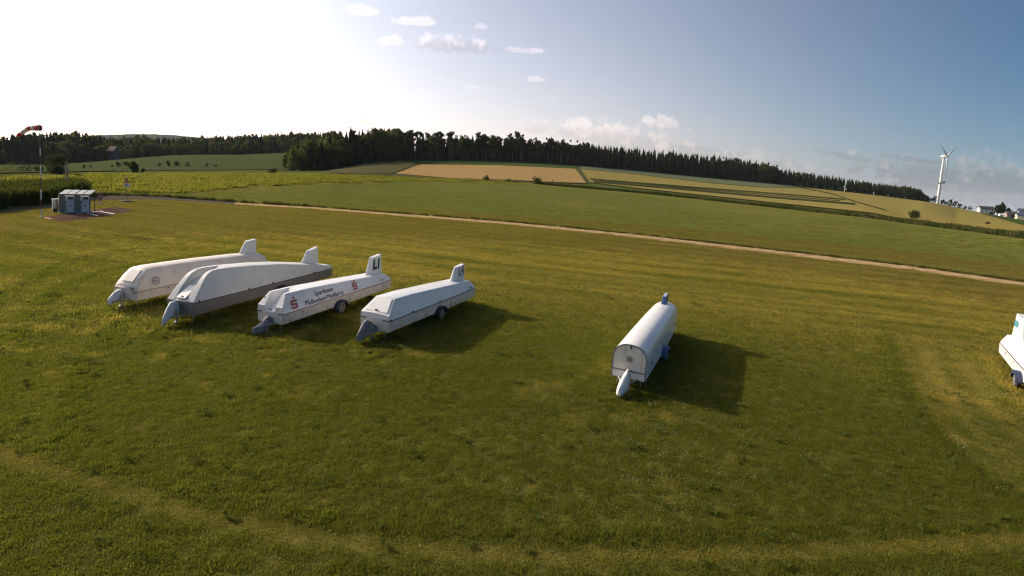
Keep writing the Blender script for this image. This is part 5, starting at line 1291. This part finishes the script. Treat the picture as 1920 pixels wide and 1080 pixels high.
# round pale bushes in front of the right wood and hedge row towards the turbine
PB = [(1500, 352, 11), (1514, 353, 13), (1529, 355, 10), (1545, 357, 9), (1558, 359, 11), (1573, 361, 12), (1601, 363.5, 8)]
for i, (x, y, w_) in enumerate(PB):
    d0 = np.interp(x, [1450, 1640], [622, 700]); single('pale_bush', x, y - .5, w_, w_ * .62, 'pale green round bush before the right wood, %s from the left' % ORD[i], dict(seed=70 + i, low=.05, nl=7), M_PALEL, 'bush', R=d0 - 8, n=380, group='pale bushes in front of the right wood')
for i, (x, w_, h_) in enumerate([(1737, 12, 7), (1745, 11, 9), (1752, 11, 12), (1767, 10, 12), (1774, 9, 9), (1781, 9, 14), (1790, 11, 12), (1798, 11, 11)]):
    y = np.interp(x, [1738, 1757, 1835], [379, 381.5, 399]) + .3; R0 = np.interp(x, [1738, 1757, 1835], [785, 780, 600])
    single('hedgerow_tree', x, y, w_, h_, 'dark round tree in the row by the wind turbine foot, %s from the left' % ORD[i], dict(seed=80 + i, low=.03, nl=8), M_DARKL, R=R0 + 12, n=420, group='trees in the row by the wind turbine')
single('round_tree', 1809, 392.2, 8, 9, 'small round tree between the turbine row and the white house, left one', dict(seed=90), M_DARKL, R=672, n=420)
single('round_tree', 1818, 394.0, 9, 8, 'small round tree nearest the white house', dict(seed=91), M_DARKL, R=655, n=420)
for i, (x, y, w_, h_, lb) in enumerate([(1870, 403, 13, 25, 'tall dark double tree right of the white house'), (1878, 404.5, 11, 28, 'highest dark tree between house and barn'), (1889, 406, 9, 22, 'narrow dark poplar left of the barn'), (1901, 409, 14, 11, 'low round tree behind the barn'), (1862, 402, 9, 8, 'low dark bush right behind the white house')]):
    single('farm_tree', x, y, w_, h_, lb, dict(seed=95 + i, low=.03, nl=9), M_DARKL, R=590, n=700)

# ------------------------------------------------------------------ wind turbine
X, Y, Z = ptR(1757.5, 381.8, 830); e = empty('wind_turbine', (X, Y, Z), 0, 'white wind turbine at the end of the wood', 'wind turbine')
dist = (np.array([X, Y, Z - CAM_H])) @ _f; HH = 88 * dist / F_PX * 1.0
M_TURB = mat_basic('turbine_white', (.75, .74, .74), .5); M_BLADEM = mat_basic('blade_grey', (.42, .44, .46), .5)
rt_ = 1.6; MB().tube((0, 0, -2), (0, 0, HH - 1), rt_, .9, 28).build('tower', M_TURB, e, angle=60)
hub_dir = Vector((.545, -.84, 0)).normalized()
fz = HH * .44; mb = MB(); mb.tube((0, 0, fz - .5), (0, 0, fz), 3.2, 3.2, 20); mb.box((2.9, -1.4, fz + 1.0), (2.0, 2.0, 2.0)); mb.box((-3.1, 0, fz + .8), (1.2, 1.2, 1.6)); mb.build('platform', M_CAB, e)
nac = HH; q = hub_dir.to_track_quat('Y', 'Z').to_matrix()
mb = MB(); mb.loft([[tuple(Vector((0, 0, nac)) + hub_dir * d + q @ Vector((r * math.cos(a), 0, r * math.sin(a)))) for a in np.linspace(0, 2 * math.pi, 17)[:-1]] for d, r in [(-3.2, .8), (-2.7, 1.4), (-1, 1.8), (1.6, 1.6), (2.6, 1.1)]]); nc = mb.build('nacelle', M_TURB, e, angle=60)
hc = Vector((0, 0, nac)) + hub_dir * 3.6
mb = MB(); mb.ball(hc, 1.4); mb.build('hub', M_TURB, e)
BL = 38 * dist / F_PX
for k, ang_ in enumerate([118, -2 - 180 + 0, 0]):
    ang_ = [149, 266, 26][k]; a = R_(ang_); dr = q @ Vector((math.cos(a), 0, math.sin(a)))
    if k == 0: pass
    sd = hub_dir.cross(dr); mb = MB(); rings = []
    for t, c, th in [(0, .9, .9), (.06, 1.0, .8), (.2, 1.6, .6), (.5, 1.1, .4), (.8, .7, .28), (1.0, .25, .12)]:
        cc = hc + dr * (1.2 + t * BL); rings.append([tuple(cc + sd * (c * math.cos(b) * .75 + c * .25) + hub_dir * th * math.sin(b)) for b in np.linspace(0, 2 * math.pi, 11)[:-1]])
    mb.loft(rings); mb.build('rotor_blade', M_TURB, e, angle=60)

# ------------------------------------------------------------------ farm buildings
M_WALLW = mat_basic('white_render', (.72, .70, .66), .8, var=.04); M_WALLB = mat_basic('blue_grey_wall', (.30, .33, .38), .8); M_ROOF = mat_basic('dark_tiles', (.05, .05, .055), .8, var=.2, scale=3)
M_WOODB = mat_basic('barn_boards', (.28, .22, .17), .9, var=.2, scale=1, aniso=(8, 8, .3)); M_GLASS = mat_basic('dark_window', (.02, .025, .03), .15); M_YELLOW = mat_basic('cream_render', (.74, .64, .42), .8); M_ROOFB = mat_basic('blue_roof', (.07, .08, .13), .5)
def house(name, px, py, R, yaw, Lx, Ly, hw, hr, label, wall, roof, wins=(), cat='house', over=.5, gable=None):
    X, Y, Z = ptR(px, py, R); e = empty(name, (X, Y, Z - .3), yaw, label, cat)
    # ridge along local x; gables at the x ends
    mb = MB(); mb.prism([(-Lx / 2, -Ly / 2, 0), (-Lx / 2, Ly / 2, 0), (-Lx / 2, Ly / 2, hw), (-Lx / 2, 0, hr - .15), (-Lx / 2, -Ly / 2, hw)], (Lx, 0, 0)); W_ = mb.build('wall', wall, e)
    sl = (hr - hw) / (Ly / 2)
    for s in (-1, 1):
        mb = MB(); P = [(-Lx / 2 - over, 0, hr), (-Lx / 2 - over, s * (Ly / 2 + over), hw - over * sl), (Lx / 2 + over, s * (Ly / 2 + over), hw - over * sl), (Lx / 2 + over, 0, hr)]; mb.prism(P, (0, 0, .25)); mb.build('roof', roof, e)
    for (side, u, z, w_, h_) in wins:
        if side == 'g': c, dm = (-Lx / 2 - .03, u, z), (.12, w_, h_)
        elif side == 's': c, dm = (u, -Ly / 2 - .03, z), (w_, .12, h_)
        MB().box(c, dm).build('window', M_GLASS, e)
    return e
hy = R_(-20)
house('farmhouse', 1846.5, 400.5, 590, hy, 9.2, 5.4, 4.9, 6.5, 'white two storey farmhouse with dark roof beside the tall trees', M_WALLW, M_ROOF, [('g', -1.2, 1.4, .9, 1.6), ('g', 1.2, 1.5, .9, 1.3), ('g', -1.2, 4.0, .9, 1.1), ('g', 1.2, 4.0, .9, 1.1), ('s', -3.0, 3.9, 1.0, 1.2), ('s', -.8, 3.9, 1.0, 1.2), ('s', 1.4, 3.9, 1.0, 1.2), ('s', 3.6, 3.9, .9, 1.2), ('s', -2.7, 1.3, 1.7, 1.7), ('s', 0, 1.3, 1.8, 1.7), ('s', 2.8, 1.3, 1.5, 1.7)])
X, Y, Z = ptR(1845, 400.8, 584); tag(MB().box((X, Y, Z + .6), (7, .4, 1.2), Matrix.Rotation(hy, 3, 'Z')).build('garden_wall', M_WALLW), 'low white garden wall in front of the farmhouse', 'wall')
house('barn', 1895.5, 408.3, 560, R_(-25), 7, 6.5, 4.0, 5.6, 'wooden barn with pale gable between the dark poplar and the cream house', M_WOODB, M_ROOF, [('s', 0, 2, 2.4, 2.6)], 'barn')
house('cream_house', 1913, 413, 520, R_(-30), 5, 5.6, 3.8, 5.4, 'cream gabled house at the right edge of the picture', M_YELLOW, M_ROOFB, [('g', .2, 2.4, .9, 1.0), ('g', 1.5, 2.3, .6, .9)], 'house')
house('hall', 1934, 413, 560, R_(-30), 16, 11, 4.5, 9.5, 'large hall with blue grey roof behind the cream house', M_WALLB, M_ROOFB, [], 'barn')
house('shed', 1877.5, 403.8, 565, hy, 3, 3, 1.8, 2.6, 'tiny white shed at the foot of the tall farm trees', M_WALLW, M_WALLW, [], 'shed', .1)
house('farmhouse', 213, 300.0, 536, R_(-15), 6.5, 5, 8, 11, 'house half hidden in the wood across the valley', mat_basic('dusky_wall', (.12, .11, .10), .9), mat_basic('brown_tiles', (.12, .08, .06), .9), [('s', -1.5, 6, 1.0, 1.4), ('s', 1.5, 6, 1.0, 1.4)])
# mast above the far wood and small white things at the wood edge
X, Y, Z = ptR(527.5, 270, 700); e = empty('radio_mast', (X, Y, float(terrain_z(X, Y)[0])), 0, 'thin radio mast rising above the far wood', 'mast'); hm = CAM_H + 700 * ray_dir(527.5, 248)[2] / math.hypot(*ray_dir(527.5, 248)[:2]) - float(terrain_z(X, Y)[0]); MB().tube((0, 0, 0), (0, 0, hm), .35, .2, 6).build('mast', M_STEEL, e); MB().box((0, 0, hm * .98), (.9, .9, 2)).build('antenna', M_STEEL, e)
X, Y, Z = ptR(1583, 360.5, 655); e = empty('weather_mast', (X, Y, Z), 0, 'white lattice mast with boxes in front of the right wood', 'mast'); MB().tube((0, 0, 0), (0, 0, 8), .25, .2, 8).build('mast', M_TURB, e); MB().box((.9, 0, 3.4), (2.2, .6, 1.4)).build('box', M_TURB, e); MB().box((-.6, 0, 5.6), (1.2, .5, .8)).build('instrument', M_TURB, e)
for i, (x, y) in enumerate([(1638, 364.8), (1665, 367.2), (1697, 371.8)]):
    X, Y, Z = ptR(x, y, 690 + i * 25); e = empty('marker_post', (X, Y, Z), 0, 'small white marker post at the foot of the right wood, %s one' % ['leftmost', 'middle', 'rightmost'][i], 'post', 'white marker posts at the wood edge'); MB().tube((0, 0, 0), (0, 0, 2.4), .3, .3, 8).build('post', M_TURB, e); MB().ball((0, 0, 2.6), .45).build('cap', M_TURB, e)
e = empty('field_marker', G(1090, 341.8), 0, 'small white field marker at the lower right corner of the wheat', 'marker'); MB().box((0, 0, .35), (.5, .5, .7)).build('base', M_TURB, e); MB().tube((0, 0, .7), (0, 0, 1.1), .12).build('top', M_TURB, e)
# ------------------------------------------------------------------ air
hz_m = bpy.data.materials.new('summer_haze'); hz_m.use_nodes = True; N = NT(hz_m.node_tree)
pv = N.n('ShaderNodeVolumePrincipled', ins={'Color': (.86, .92, 1.0, 1), 'Density': 0.000032, 'Anisotropy': .1})
N.n('ShaderNodeOutputMaterial', ins={1: pv.outputs[0]})
hzb = MB().box((0, 0, -170), (19600, 19600, 680)).build('haze', hz_m); tag(hzb, 'thin summer haze over the whole landscape', kind='stuff')
#@@END
